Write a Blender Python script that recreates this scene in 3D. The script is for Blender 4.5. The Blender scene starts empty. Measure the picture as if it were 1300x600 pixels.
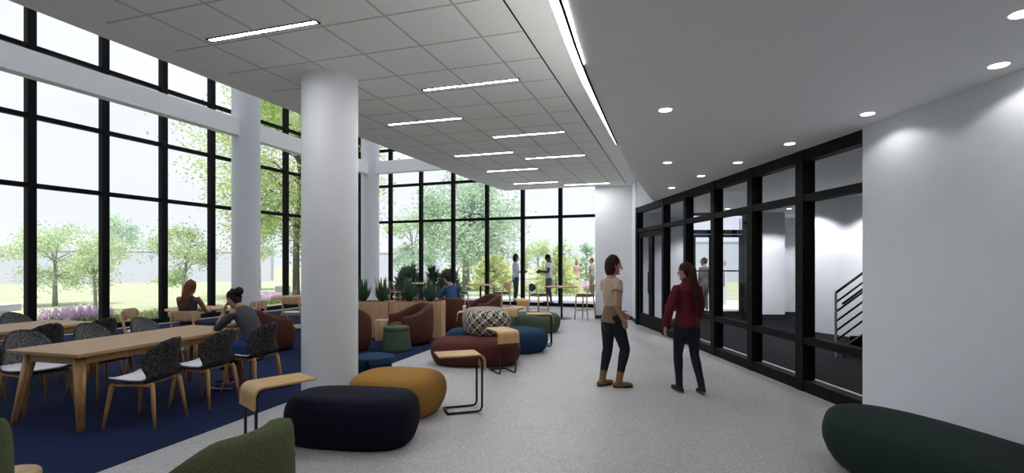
import bpy, bmesh, math, random
from mathutils import Vector, Matrix
R = math.radians
PI = math.pi
random.seed(7)
SC = bpy.context.scene
COL = SC.collection

# ---------------------------------------------------------------- camera frame helpers
EYE = 1.6
TH = 0.3136
CT, ST = math.cos(TH), math.sin(TH)
def c2w(xc, zc):
    return (xc * CT - zc * ST, xc * ST + zc * CT)
def G(px, py, z=0.0):            # photo pixel -> place on the level z
    d = 650 * (EYE - z) / (py - 332)
    return c2w((px - 650) / 650 * d, d)
def V(px, d):                    # photo column and depth -> place
    return c2w((px - 650) / 650 * d, d)
def cdir(xc, zc):
    x, y = c2w(xc, zc)
    return math.atan2(y, x)

# ---------------------------------------------------------------- object helpers
def tag(o, label=None, cat=None, group=None, kind=None):
    if label: o['label'] = label
    if cat: o['category'] = cat
    if group: o['group'] = group
    if kind: o['kind'] = kind
    return o
def thing(name, label, cat, loc=(0, 0, 0), rz=0.0, group=None):
    o = bpy.data.objects.new(name, None)
    COL.objects.link(o)
    o.empty_display_size = 0.1
    o.location = loc if len(loc) == 3 else (loc[0], loc[1], 0)
    o.rotation_euler = (0, 0, rz)
    return tag(o, label, cat, group)
def obj(name, bm, mat, parent=None, smooth=False, label=None):
    me = bpy.data.meshes.new(name)
    bmesh.ops.recalc_face_normals(bm, faces=bm.faces)
    if smooth:
        for f in bm.faces: f.smooth = True
    bm.to_mesh(me)
    bm.free()
    for m in (mat if isinstance(mat, (list, tuple)) else [mat]):
        me.materials.append(m)
    o = bpy.data.objects.new(name, me)
    COL.objects.link(o)
    if smooth and smooth != 'all':
        try: me.set_sharp_from_angle(angle=R(42))
        except Exception: pass
    if parent: o.parent = parent
    if label: o['label'] = label
    return o
def struct(name, bm, mat, parent=None, smooth=False):
    o = obj(name, bm, mat, parent, smooth)
    if not parent: o['kind'] = 'structure'
    return o
def senv(name):
    o = bpy.data.objects.new(name, None)
    COL.objects.link(o)
    o.empty_display_size = 0.1
    o['kind'] = 'structure'
    return o
def dup(root, loc, rz, label=None, group=None):
    kids = [k for k in KIDS(root)]
    r = root.copy()
    COL.objects.link(r)
    r.location = loc if len(loc) == 3 else (loc[0], loc[1], 0)
    r.rotation_euler = (0, 0, rz)
    if label: r['label'] = label
    if group: r['group'] = group
    for ch in kids:
        c = ch.copy()
        COL.objects.link(c)
        c.parent = r
        for g in KIDS(ch):
            d = g.copy()
            COL.objects.link(d)
            d.parent = c
    return r
def KIDS(o):
    return [k for k in bpy.data.objects if k.parent == o]

# ---------------------------------------------------------------- mesh helpers
def box(bm, x0, y0, z0, x1, y1, z1, bev=0.0, M=None):
    vs = [bm.verts.new((x, y, z)) for x in (x0, x1) for y in (y0, y1) for z in (z0, z1)]
    fs = [(0, 1, 3, 2), (4, 6, 7, 5), (0, 4, 5, 1), (2, 3, 7, 6), (0, 2, 6, 4), (1, 5, 7, 3)]
    fc = [bm.faces.new([vs[i] for i in f]) for f in fs]
    if bev > 0:
        es = list({e for f in fc for e in f.edges})
        r = bmesh.ops.bevel(bm, geom=es, offset=bev, segments=2, affect='EDGES', profile=0.5)
        vs = list({v for f in r['faces'] for v in f.verts} | {v for v in vs if v.is_valid})
    if M:
        for v in vs:
            if v.is_valid: v.co = M @ v.co
    return bm
def obox(bm, p, q, w, z0, z1, off=0.0, bev=0.0):
    """a bar standing on plan line p-q, w wide, from z0 to z1"""
    p, q = Vector((p[0], p[1])), Vector((q[0], q[1]))
    d = q - p
    L = d.length
    a = math.atan2(d.y, d.x)
    M = Matrix.Translation((p.x, p.y, 0)) @ Matrix.Rotation(a, 4, 'Z')
    return box(bm, 0, off - w / 2, z0, L, off + w / 2, z1, bev, M)
def frame_of(t, right=None):
    t = t.normalized()
    if right is not None:
        x = (right - t * right.dot(t))
        if x.length < 1e-5: x = t.orthogonal()
        x.normalize()
    else:
        a = Vector((0, 0, 1)) if abs(t.z) < 0.9 else Vector((1, 0, 0))
        x = a.cross(t).normalized()
    y = t.cross(x).normalized()
    return x, y
def tube(bm, pts, rad, seg=10, right=None, cap=True, closed=False):
    """loft of elliptical rings; rad: number, list of numbers or list of (rx, ry)"""
    pts = [Vector(p) for p in pts]
    n = len(pts)
    if not isinstance(rad, (list, tuple)): rad = [rad] * n
    rad = [(r, r) if not isinstance(r, (list, tuple)) else r for r in rad]
    rv = Vector(right) if right is not None else None
    rings = []
    prev = None
    def ring(c, x, y, rx, ry):
        return [bm.verts.new(c + x * (rx * math.cos(2 * PI * i / seg)) + y * (ry * math.sin(2 * PI * i / seg))) for i in range(seg)]
    for i, p in enumerate(pts):
        if closed: t = pts[(i + 1) % n] - pts[i - 1]
        elif i == 0: t = pts[1] - p
        elif i == n - 1: t = p - pts[i - 1]
        else: t = (pts[i + 1] - p).normalized() + (p - pts[i - 1]).normalized()
        if rv is not None: x, y = frame_of(t, rv)
        elif prev is not None: x, y = frame_of(t, prev)
        else: x, y = frame_of(t)
        if rv is None: prev = x
        rx, ry = rad[i]
        tn = t.normalized()
        if cap == 'round' and not closed and i == 0:
            m = min(rx, ry)
            rings.append(ring(p - tn * m * .95, x, y, rx * .3, ry * .3))
            rings.append(ring(p - tn * m * .7, x, y, rx * .72, ry * .72))
        rings.append(ring(p, x, y, rx, ry))
        if cap == 'round' and not closed and i == n - 1:
            m = min(rx, ry)
            rings.append(ring(p + tn * m * .7, x, y, rx * .72, ry * .72))
            rings.append(ring(p + tn * m * .95, x, y, rx * .3, ry * .3))
    for a, b in zip(rings, rings[1:] + ([rings[0]] if closed else [])):
        for i in range(seg):
            j = (i + 1) % seg
            bm.faces.new((a[i], a[j], b[j], b[i]))
    if cap and not closed:
        bm.faces.new(list(reversed(rings[0])))
        bm.faces.new(rings[-1])
    return bm
def lathe(bm, prof, seg=32, cx=0, cy=0, sx=1.0, sy=1.0, n=2.0, uv=False):
    """rings of a superellipse; prof: (radius, z); sx, sy scale the plan"""
    rings = []
    for r, z in prof:
        rg = []
        for i in range(seg):
            a = 2 * PI * i / seg
            ca, sa = math.cos(a), math.sin(a)
            k = (abs(ca) ** n + abs(sa) ** n) ** (-1.0 / n)
            rg.append(bm.verts.new((cx + r * sx * k * ca, cy + r * sy * k * sa, z)))
        rings.append(rg)
    for a, b in zip(rings, rings[1:]):
        for i in range(seg):
            j = (i + 1) % seg
            bm.faces.new((a[i], a[j], b[j], b[i]))
    bm.faces.new(list(reversed(rings[0])))
    bm.faces.new(rings[-1])
    return bm
def prism(bm, poly, z0, z1):
    a = [bm.verts.new((p[0], p[1], z0)) for p in poly]
    b = [bm.verts.new((p[0], p[1], z1)) for p in poly]
    n = len(poly)
    for i in range(n):
        j = (i + 1) % n
        bm.faces.new((a[i], a[j], b[j], b[i]))
    bm.faces.new(list(reversed(a)))
    bm.faces.new(b)
    return bm
def extrude_profile(bm, prof, y0, y1):
    """closed profile in xz swept along y"""
    a = [bm.verts.new((x, y0, z)) for x, z in prof]
    b = [bm.verts.new((x, y1, z)) for x, z in prof]
    n = len(prof)
    for i in range(n):
        j = (i + 1) % n
        bm.faces.new((a[i], a[j], b[j], b[i]))
    bm.faces.new(list(reversed(a)))
    bm.faces.new(b)
    return bm
def remeshed(name, bm, vox, smooth, mat, parent, label=None):
    me = bpy.data.meshes.new(name)
    bmesh.ops.recalc_face_normals(bm, faces=bm.faces)
    bm.to_mesh(me)
    bm.free()
    o = bpy.data.objects.new(name, me)
    COL.objects.link(o)
    m = o.modifiers.new('r', 'REMESH')
    m.mode = 'VOXEL'
    m.voxel_size = vox
    m.use_smooth_shade = True
    if smooth:
        s = o.modifiers.new('s', 'SMOOTH')
        s.factor = 0.5
        s.iterations = smooth
    dg = bpy.context.evaluated_depsgraph_get()
    me2 = bpy.data.meshes.new_from_object(o.evaluated_get(dg))
    o.modifiers.clear()
    o.data = me2
    me2.name = name
    for mm in (mat if isinstance(mat, (list, tuple)) else [mat]): me2.materials.append(mm)
    for p in me2.polygons: p.use_smooth = True
    if parent: o.parent = parent
    if label: o['label'] = label
    return o
def B(): return bmesh.new()

# ---------------------------------------------------------------- materials
def nodes(name):
    m = bpy.data.materials.new(name)
    m.use_nodes = True
    nt = m.node_tree
    return m, nt, nt.nodes, nt.links, nt.nodes['Principled BSDF']
def pmat(name, col, rough=0.6, metal=0.0, var=0.08, scale=6.0, stretch=(1, 1, 1), bump=0.0, spec=0.5, detail=4.0, sheen=0.0):
    m, nt, N, L, bs = nodes(name)
    tc = N.new('ShaderNodeTexCoord')
    mp = N.new('ShaderNodeMapping')
    mp.inputs['Scale'].default_value = stretch
    nz = N.new('ShaderNodeTexNoise')
    nz.inputs['Scale'].default_value = scale
    nz.inputs['Detail'].default_value = detail
    cr = N.new('ShaderNodeValToRGB')
    a = [max(0, c * (1 - var)) for c in col]
    b = [min(1, c * (1 + var)) for c in col]
    cr.color_ramp.elements[0].color = (*a, 1)
    cr.color_ramp.elements[1].color = (*b, 1)
    cr.color_ramp.elements[0].position = 0.3
    cr.color_ramp.elements[1].position = 0.7
    L.new(tc.outputs['Object'], mp.inputs['Vector'])
    L.new(mp.outputs[0], nz.inputs['Vector'])
    L.new(nz.outputs[0], cr.inputs[0])
    L.new(cr.outputs[0], bs.inputs['Base Color'])
    bs.inputs['Roughness'].default_value = rough
    bs.inputs['Metallic'].default_value = metal
    bs.inputs['Specular IOR Level'].default_value = spec
    if sheen: bs.inputs['Sheen Weight'].default_value = sheen
    if bump:
        bp = N.new('ShaderNodeBump')
        bp.inputs['Strength'].default_value = bump
        bp.inputs['Distance'].default_value = 0.01
        L.new(nz.outputs[0], bp.inputs['Height'])
        L.new(bp.outputs[0], bs.inputs['Normal'])
    return m
def emat(name, col, strength):
    m, nt, N, L, bs = nodes(name)
    bs.inputs['Base Color'].default_value = (.8, .8, .8, 1)
    bs.inputs['Emission Color'].default_value = (*col, 1)
    bs.inputs['Emission Strength'].default_value = strength
    return m
def glass(name, tint, refl=0.06, fr=.3):
    m = bpy.data.materials.new(name)
    m.use_nodes = True
    N, L = m.node_tree.nodes, m.node_tree.links
    N.clear()
    out = N.new('ShaderNodeOutputMaterial')
    tr = N.new('ShaderNodeBsdfTransparent')
    tr.inputs[0].default_value = (*tint, 1)
    gl = N.new('ShaderNodeBsdfGlossy')
    gl.inputs['Roughness'].default_value = 0.02
    gl.inputs['Color'].default_value = (.9, .92, .95, 1)
    lw = N.new('ShaderNodeLayerWeight')
    lw.inputs['Blend'].default_value = 0.25
    mt = N.new('ShaderNodeMath')
    mt.operation = 'MULTIPLY_ADD'
    mt.inputs[1].default_value = fr
    mt.inputs[2].default_value = refl
    mx = N.new('ShaderNodeMixShader')
    nz = N.new('ShaderNodeTexNoise')        # faint unevenness of float glass
    nz.inputs['Scale'].default_value = 0.6
    bp = N.new('ShaderNodeBump')
    bp.inputs['Strength'].default_value = 0.01
    L.new(nz.outputs[0], bp.inputs['Height'])
    L.new(bp.outputs[0], gl.inputs['Normal'])
    L.new(lw.outputs['Fresnel'], mt.inputs[0])
    L.new(mt.outputs[0], mx.inputs[0])
    L.new(tr.outputs[0], mx.inputs[1])
    L.new(gl.outputs[0], mx.inputs[2])
    L.new(mx.outputs[0], out.inputs[0])
    return m
def leafmat(name, c0, c1):
    m, nt, N, L, bs = nodes(name)
    N.remove(bs)
    out = [n for n in N if n.type == 'OUTPUT_MATERIAL'][0]
    gi = N.new('ShaderNodeNewGeometry')
    cr = N.new('ShaderNodeValToRGB')
    cr.color_ramp.elements[0].color = (*c0, 1)
    cr.color_ramp.elements[1].color = (*c1, 1)
    L.new(gi.outputs['Random Per Island'], cr.inputs[0])
    d = N.new('ShaderNodeBsdfDiffuse')
    t = N.new('ShaderNodeBsdfTranslucent')
    mx = N.new('ShaderNodeMixShader')
    mx.inputs[0].default_value = 0.4
    L.new(cr.outputs[0], d.inputs[0])
    L.new(cr.outputs[0], t.inputs[0])
    L.new(d.outputs[0], mx.inputs[1])
    L.new(t.outputs[0], mx.inputs[2])
    L.new(mx.outputs[0], out.inputs[0])
    return m
def floor_mat():
    m, nt, N, L, bs = nodes('terrazzo')
    tc = N.new('ShaderNodeTexCoord')
    vo = N.new('ShaderNodeTexVoronoi')
    vo.inputs['Scale'].default_value = 115
    cr = N.new('ShaderNodeValToRGB')
    e = cr.color_ramp.elements
    e[0].color = (.29, .29, .29, 1)
    e[1].color = (.62, .62, .62, 1)
    e.new(0.35).color = (.42, .42, .425, 1)
    e.new(0.8).color = (.455, .455, .46, 1)
    sep = N.new('ShaderNodeSeparateColor')
    L.new(tc.outputs['Object'], vo.inputs['Vector'])
    L.new(vo.outputs['Color'], sep.inputs[0])
    L.new(sep.outputs[0], cr.inputs[0])
    nz = N.new('ShaderNodeTexNoise')
    nz.inputs['Scale'].default_value = 1.3
    mr = N.new('ShaderNodeMapRange')
    mr.inputs['To Min'].default_value = .93
    mr.inputs['To Max'].default_value = 1.07
    L.new(tc.outputs['Object'], nz.inputs['Vector'])
    L.new(nz.outputs[0], mr.inputs[0])
    br = N.new('ShaderNodeTexBrick')
    br.offset = 0.5
    br.inputs['Scale'].default_value = 1.0
    br.inputs['Mortar Size'].default_value = .003
    br.inputs['Mortar Smooth'].default_value = 0.3
    br.inputs['Brick Width'].default_value = 1.2
    br.inputs['Row Height'].default_value = 0.6
    br.inputs['Color1'].default_value = (1, 1, 1, 1)
    br.inputs['Color2'].default_value = (.95, .95, .95, 1)
    br.inputs['Mortar'].default_value = (.72, .72, .72, 1)
    L.new(tc.outputs['Object'], br.inputs['Vector'])
    m1 = N.new('ShaderNodeMix'); m1.data_type = 'RGBA'; m1.blend_type = 'MULTIPLY'; m1.inputs[0].default_value = 1
    m2 = N.new('ShaderNodeMix'); m2.data_type = 'RGBA'; m2.blend_type = 'MULTIPLY'; m2.inputs[0].default_value = 1
    L.new(cr.outputs[0], m1.inputs[6]); L.new(br.outputs[0], m1.inputs[7])
    L.new(m1.outputs[2], m2.inputs[6]); L.new(mr.outputs[0], m2.inputs[7])
    L.new(m2.outputs[2], bs.inputs['Base Color'])
    bs.inputs['Roughness'].default_value = 0.42
    bs.inputs['Specular IOR Level'].default_value = 0.45
    return m
def carpet_mat():
    m, nt, N, L, bs = nodes('blue_carpet')
    tc = N.new('ShaderNodeTexCoord')
    mp = N.new('ShaderNodeMapping')
    mp.inputs['Scale'].default_value = (3, 60, 1)
    nz = N.new('ShaderNodeTexNoise'); nz.inputs['Scale'].default_value = 1.0; nz.inputs['Detail'].default_value = 5
    n2 = N.new('ShaderNodeTexNoise'); n2.inputs['Scale'].default_value = 260
    cr = N.new('ShaderNodeValToRGB')
    cr.color_ramp.elements[0].color = (.005, .0095, .030, 1)
    cr.color_ramp.elements[1].color = (.016, .026, .082, 1)
    cr.color_ramp.elements[0].position = .3
    cr.color_ramp.elements[1].position = .7
    ad = N.new('ShaderNodeMath'); ad.operation = 'MULTIPLY_ADD'; ad.inputs[1].default_value = .5
    hf = N.new('ShaderNodeMath'); hf.operation = 'MULTIPLY'; hf.inputs[1].default_value = .5
    L.new(tc.outputs['Object'], mp.inputs[0]); L.new(mp.outputs[0], nz.inputs['Vector'])
    L.new(tc.outputs['Object'], n2.inputs['Vector'])
    L.new(n2.outputs[0], hf.inputs[0])
    L.new(nz.outputs[0], ad.inputs[0]); L.new(hf.outputs[0], ad.inputs[2])
    L.new(ad.outputs[0], cr.inputs[0])
    L.new(cr.outputs[0], bs.inputs['Base Color'])
    bs.inputs['Roughness'].default_value = .95
    bs.inputs['Specular IOR Level'].default_value = .1
    return m
def fleck_mat(name, base, fleck, thr=0.6, scale=110):
    m, nt, N, L, bs = nodes(name)
    tc = N.new('ShaderNodeTexCoord')
    nz = N.new('ShaderNodeTexNoise'); nz.inputs['Scale'].default_value = scale; nz.inputs['Detail'].default_value = 1.5
    cr = N.new('ShaderNodeValToRGB')
    cr.color_ramp.elements[0].color = (*base, 1); cr.color_ramp.elements[0].position = thr - .06
    cr.color_ramp.elements[1].color = (*fleck, 1); cr.color_ramp.elements[1].position = thr + .04
    L.new(tc.outputs['Object'], nz.inputs['Vector']); L.new(nz.outputs[0], cr.inputs[0])
    L.new(cr.outputs[0], bs.inputs['Base Color'])
    bs.inputs['Roughness'].default_value = .9
    bs.inputs['Specular IOR Level'].default_value = .2
    return m
def woven_mat():
    """bold basket weave of black, cream and tan, on the cover's own uv"""
    m, nt, N, L, bs = nodes('woven_pattern')
    uv = N.new('ShaderNodeUVMap')
    def chk(scale, c1, c2, off=(0, 0, 0), sc=(1, 1, 1)):
        mp = N.new('ShaderNodeMapping'); mp.inputs['Location'].default_value = off; mp.inputs['Scale'].default_value = sc
        c = N.new('ShaderNodeTexChecker'); c.inputs['Scale'].default_value = scale
        c.inputs['Color1'].default_value = (*c1, 1); c.inputs['Color2'].default_value = (*c2, 1)
        L.new(uv.outputs[0], mp.inputs[0]); L.new(mp.outputs[0], c.inputs[0])
        return c
    a = chk(25, (.012, .012, .016), (.52, .50, .47))
    b = chk(50, (.02, .02, .025), (.42, .36, .24), (.006, .013, 0), (1, .5, 1))
    c = chk(12.5, (1, 1, 1), (.0, .0, .0))
    mx = N.new('ShaderNodeMix'); mx.data_type = 'RGBA'
    L.new(c.outputs['Fac'], mx.inputs[0]); L.new(a.outputs[0], mx.inputs[6]); L.new(b.outputs[0], mx.inputs[7])
    L.new(mx.outputs[2], bs.inputs['Base Color'])
    bs.inputs['Roughness'].default_value = .9
    return m
def tile_mat(x0, y0, t):
    """acoustic lay-in tiles with grid lines, in place coordinates"""
    m, nt, N, L, bs = nodes('acoustic_tile')
    tc = N.new('ShaderNodeTexCoord')
    mp = N.new('ShaderNodeMapping')
    mp.inputs['Location'].default_value = (-x0 / t, -y0 / t, 0)
    mp.inputs['Scale'].default_value = (1 / t, 1 / t, 1)
    sp = N.new('ShaderNodeSeparateXYZ')
    L.new(tc.outputs['Object'], mp.inputs[0]); L.new(mp.outputs[0], sp.inputs[0])
    def line(o):
        w = N.new('ShaderNodeMath'); w.operation = 'PINGPONG'; w.inputs[1].default_value = .5
        L.new(o, w.inputs[0])
        l = N.new('ShaderNodeMath'); l.operation = 'LESS_THAN'; l.inputs[1].default_value = .019
        L.new(w.outputs[0], l.inputs[0])
        return l
    lx, ly = line(sp.outputs[0]), line(sp.outputs[1])
    mxm = N.new('ShaderNodeMath'); mxm.operation = 'MAXIMUM'
    L.new(lx.outputs[0], mxm.inputs[0]); L.new(ly.outputs[0], mxm.inputs[1])
    nz = N.new('ShaderNodeTexNoise'); nz.inputs['Scale'].default_value = 90
    L.new(tc.outputs['Object'], nz.inputs['Vector'])
    cr = N.new('ShaderNodeValToRGB')
    cr.color_ramp.elements[0].color = (.85, .86, .83, 1); cr.color_ramp.elements[1].color = (.92, .93, .90, 1)
    L.new(nz.outputs[0], cr.inputs[0])
    mx = N.new('ShaderNodeMix'); mx.data_type = 'RGBA'
    mx.inputs[7].default_value = (.55, .555, .53, 1)
    L.new(mxm.outputs[0], mx.inputs[0]); L.new(cr.outputs[0], mx.inputs[6])
    L.new(mx.outputs[2], bs.inputs['Base Color'])
    bs.inputs['Roughness'].default_value = .9
    return m

def opal():
    m = bpy.data.materials.new('opal_sheet')
    m.use_nodes = True
    N, L = m.node_tree.nodes, m.node_tree.links
    bs = N['Principled BSDF']
    out = [n for n in N if n.type == 'OUTPUT_MATERIAL'][0]
    tr = N.new('ShaderNodeBsdfTranslucent')
    mx = N.new('ShaderNodeMixShader')
    nz = N.new('ShaderNodeTexNoise'); nz.inputs['Scale'].default_value = 3
    mr = N.new('ShaderNodeMapRange'); mr.inputs['To Min'].default_value = .62; mr.inputs['To Max'].default_value = .66
    L.new(nz.outputs[0], mr.inputs[0]); L.new(mr.outputs[0], mx.inputs[0])
    tr.inputs[0].default_value = (.80, .82, .86, 1)
    bs.inputs['Base Color'].default_value = (.8, .8, .8, 1); bs.inputs['Roughness'].default_value = .6
    L.new(bs.outputs[0], mx.inputs[1]); L.new(tr.outputs[0], mx.inputs[2]); L.new(mx.outputs[0], out.inputs[0])
    return m
M = dict(
    opal=opal(),
    floor=floor_mat(), carpet=carpet_mat(),
    white=pmat('white_paint', (.70, .72, .77), .75, var=.015),
    soffit=pmat('soffit_paint', (.90, .905, .88), .8, var=.015),
    gyp=pmat('gypsum_ceiling', (.90, .905, .915), .5, var=.01, spec=.3),
    column=pmat('column_paint', (.68, .69, .72), .6, var=.015),
    beam=pmat('beam_paint', (.90, .90, .90), .7, var=.015),
    black=pmat('black_aluminium', (.006, .006, .007), .6, var=.1, spec=.1),
    blackmetal=pmat('black_steel', (.01, .01, .011), .4, var=.1, spec=.4),
    glass=glass('clear_glass', (.985, .99, .99), .0, .12),
    glass2=glass('lobby_glass', (.9, .91, .92), .004, .03),
    wood=pmat('oak', (.37, .225, .105), .55, var=.22, scale=3.0, stretch=(14, 1.2, 14)),
    wood2=pmat('oak_legs', (.43, .235, .085), .5, var=.22, scale=4.0, stretch=(10, 10, 1)),
    wood3=pmat('oak_panel', (.46, .29, .16), .6, var=.16, scale=2.5, stretch=(9, 9, .7)),
    ply=pmat('bent_ply', (.48, .30, .125), .5, var=.18, scale=2.5, stretch=(2, 12, 2)),
    seatpad=pmat('white_seat', (.86, .86, .92), .7, var=.03),
    fleck=fleck_mat('dark_fleck_fabric', (.018, .016, .017), (.16, .14, .13)),
    fleck2=fleck_mat('grey_fleck_fabric', (.05, .052, .056), (.24, .24, .25), .55),
    navy=pmat('navy_felt', (.006, .007, .016), .9, var=.2, scale=60, spec=.15),
    ochre=pmat('ochre_felt', (.30, .155, .035), .9, var=.1, scale=60, spec=.15),
    maroon=pmat('maroon_felt', (.085, .026, .02), .9, var=.1, scale=60, spec=.15),
    leather=pmat('maroon_upholstery', (.07, .022, .014), .75, var=.12, scale=40, spec=.25),
    blue=pmat('blue_felt', (.011, .038, .082), .9, var=.1, scale=60, spec=.15),
    green=pmat('sage_felt', (.07, .088, .06), .9, var=.1, scale=60, spec=.15),
    sage=pmat('sage_pouf_felt', (.062, .088, .064), .9, var=.1, scale=60, spec=.15),
    dgreen=pmat('bottle_green_felt', (.003, .017, .0125), .8, var=.12, scale=60, spec=.25),
    olive=pmat('olive_tweed', (.085, .10, .05), .95, var=.45, scale=180, spec=.1, bump=.4),
    bluecush=pmat('dark_blue_cushion', (.012, .035, .06), .85, var=.1, scale=40),
    woven=woven_mat(),
    led=emat('linear_lens', (1, .995, .99), 110),
    ledcove=emat('cove_lens', (1, .995, .99), 12),
    dl=emat('downlight_lens', (1, .97, .92), 6),
    skirting=pmat('dark_skirting', (.02, .022, .03), .6),
    lobbyfloor=pmat('lobby_carpet', (.0045, .005, .0075), .95, var=.25, scale=120, spec=.05),
    alu=pmat('pale_threshold', (.55, .55, .53), .4, metal=.3),
    lawn=pmat('lawn', (.39, .425, .295), .95, var=.12, scale=1.3, spec=.05, detail=8),
    patio=pmat('concrete_paving', (.62, .62, .64), .85, var=.05, scale=2),
    farwall=pmat('hazed_cladding', (.52, .54, .63), .9, var=.03),  # haze of distance put into the wall colour
    farhill=pmat('far_hill', (.62, .66, .76), 1.0, var=.06, spec=0),  # bluish pallor of distant air mixed into the colour
    bark=pmat('bark', (.17, .14, .12), .95, var=.25, scale=9, stretch=(3, 3, .6)),
    barkpale=pmat('pale_bark', (.34, .33, .35), .95, var=.2, scale=9),
    leafbright=leafmat('leaf_bright', (.44, .58, .18), (.78, .86, .48)),
    leafhazed=leafmat('leaf_hazed', (.50, .62, .38), (.76, .84, .62)),  # leaves lightened in the colour to stand in for outdoor haze
    leafcool=leafmat('leaf_cool', (.48, .62, .50), (.74, .84, .70)),  # cool green, paled in the colour for haze on farther trees
    leafyellow=leafmat('leaf_yellow', (.42, .50, .20), (.84, .86, .55)),
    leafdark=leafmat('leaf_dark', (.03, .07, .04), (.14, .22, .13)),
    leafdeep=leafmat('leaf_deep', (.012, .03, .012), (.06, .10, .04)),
    aloe=pmat('aloe_skin', (.035, .085, .042), .45, var=.35, scale=14),
    soil=pmat('soil', (.03, .022, .016), 1.0, var=.3, scale=40),
    pink=leafmat('flower_pink', (.80, .58, .80), (.94, .84, .94)),
    pinkleaf=leafmat('flower_leaf', (.3, .42, .16), (.5, .6, .3)),
    stone=pmat('pale_stone', (.62, .63, .68), .8, var=.05),
    car=pmat('silver_paint', (.5, .52, .56), .35, metal=.4),
    carwhite=pmat('white_car_paint', (.7, .72, .75), .3),
    carglass=pmat('car_glass', (.05, .06, .07), .15),
    tyre=pmat('tyre', (.02, .02, .02), .9),
    paper=pmat('paper', (.8, .8, .8), .8, var=.02),
    cup=pmat('cup', (.65, .55, .5), .6),
)

# ================================================================ SETTING
ZT = 3.72       # tiled ceiling
ZG = 2.98       # plain lowered ceiling
ZR = 8.6        # roof over the tall space
SX = -5.17      # edge of the tiled ceiling towards the tall space
bm = B(); box(bm, -13.6, -6, -.12, 14, 19.2, 0)
floor_poly = [(-13.35, -5.2), (6.3, -5.2), (1.98, 6.1), (-.98, 13.55), (-1.05, 17.9), (-12.72, 18.42)]
bm.free(); bm = B(); prism(bm, floor_poly, -.12, 0)
struct('floor', bm, M['floor'])
bm = B(); prism(bm, [(-13.0, -5.2), (-4.15, -5.2), (-4.2, 2.8), (-4.28, 7.1), (-4.36, 11.6), (-6.2, 12.0), (-9.3, 13.2), (-12.2, 16.3), (-12.5, 12), (-12.75, 5)], 0.0005, .006)
struct('floor_carpet', bm, M['carpet'])

# --- curtain walls
SILL, T1, T2, T3, T4 = .0, 3.21, 4.67, 6.13, 7.6
WN = [0]
def bay(p, q, mat_glass, zs, top, z0=0.0, mw=.16, md=.14, th=.09, last=False, tall=None):
    WN[0] += 1
    e = senv('window_%d' % WN[0])
    p, q = Vector(p), Vector(q)
    d = (q - p).normalized()
    b = B(); obox(b, p - d * mw / 2, p + d * mw / 2, md, z0, top, 0)
    struct('mullion', b, M['black'], e)
    if last:
        b = B(); obox(b, q - d * mw / 2, q + d * mw / 2, md, z0, top, 0)
        struct('mullion', b, M['black'], e)
    for z, h in zs:
        b = B(); obox(b, p + d * mw / 2, q - d * mw / 2, md * .8, z - h / 2, z + h / 2)
        struct('transom', b, M['black'], e)
    b = B(); obox(b, p + d * (mw / 2 - .01), q - d * (mw / 2 - .01), .008, z0 + .02, top)
    struct('pane', b, mat_glass, e)
    return e
def lx(y): return -13.0 + .0256 * (y - 7.14)
ys = [7.14 + 1.437 * k for k in range(-8, 8)] + [18.40]
fz = [(.06, .12), (T1, .10), (T2, .10), (T3, .10), (T4, .10), (ZR - .05, .1)]
for a, b_ in zip(ys, ys[1:]):
    bay((lx(a), a), (lx(b_), b_), M['glass'], fz, ZR, last=False)
def by(x): return 18.40 - (x + 12.71) * .051
xs = [-12.70] + [-11.14 + 1.428 * k for k in range(0, 8)] + [.3]
for a, b_ in zip(xs, xs[1:]):
    bay((a, by(a)), (b_, by(b_)), M['glass'], fz, ZR, mw=.13, last=(b_ > 0))
# corner post
# --- ceilings
bm = B(); prism(bm, [(-4.84, -5.2), (-1.34, -5.2), (-1.34, 14.1), (-4.6, 14.2), (-4.84, 12.4)], ZT, ZT + .12)
TX, TY, TT = -2.728 * .6455, 5.987 * .6455, .6455
struct('ceiling_tiles', bm, tile_mat(TX, TY, TT))
bm = B(); prism(bm, [(SX, -5.2), (-4.84, -5.2), (-4.84, 12.4), (-4.6, 14.2), (-4.92, 14.48), (-5.10, 12.4), (SX, 7.5)], ZT, ZT + .12)
struct('ceiling_border_outer', bm, M['soffit'])
bm = B(); prism(bm, [(-1.34, -5.2), (-.2, -5.2), (-.2, 10), (-.3, 13.6), (-1.1, 14.1), (-1.17, 14.42), (-4.92, 14.48), (-4.6, 14.2), (-1.34, 14.1)], ZT, ZT + .12)
struct('ceiling_border_inner', bm, M['soffit'])
bm = B(); obox(bm, (-1.345, -5.2), (-1.345, 14.1), .014, ZT - .004, ZT + .01)
struct('trim_1', bm, M['black'])
# walls above the edge of the tiled ceiling, up to the roof, and the roof itself
bm = B()
for p, q in (((SX + .1, -5.2), (SX + .1, 7.5)), ((SX + .1, 7.5), (-5.0, 12.4)), ((-5.0, 12.4), (-4.83, 14.36)), ((-4.92, 14.38), (-1.1, 14.32))):
    obox(bm, p, q, .18, ZT + .121, ZR)
struct('wall_upper', bm, M['white'])
bm = B(); prism(bm, [(-4.9, -5.4), (14, -5.4), (14, 12.0), (1.0, 14.6), (-4.9, 14.6)], ZR, ZR + .25)
struct('ceiling_roof', bm, M['white'])
# unseen opal rooflight added above the tall space to brighten beams and columns
bm = B(); prism(bm, [(-13.5, -5.4), (-4.9, -5.4), (-4.9, 14.6), (1.0, 14.6), (1.0, 18.6), (-13.2, 19.0)], ZR + .01, ZR + .05)
struct('ceiling_added_rooflight', bm, M['opal'])
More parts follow.
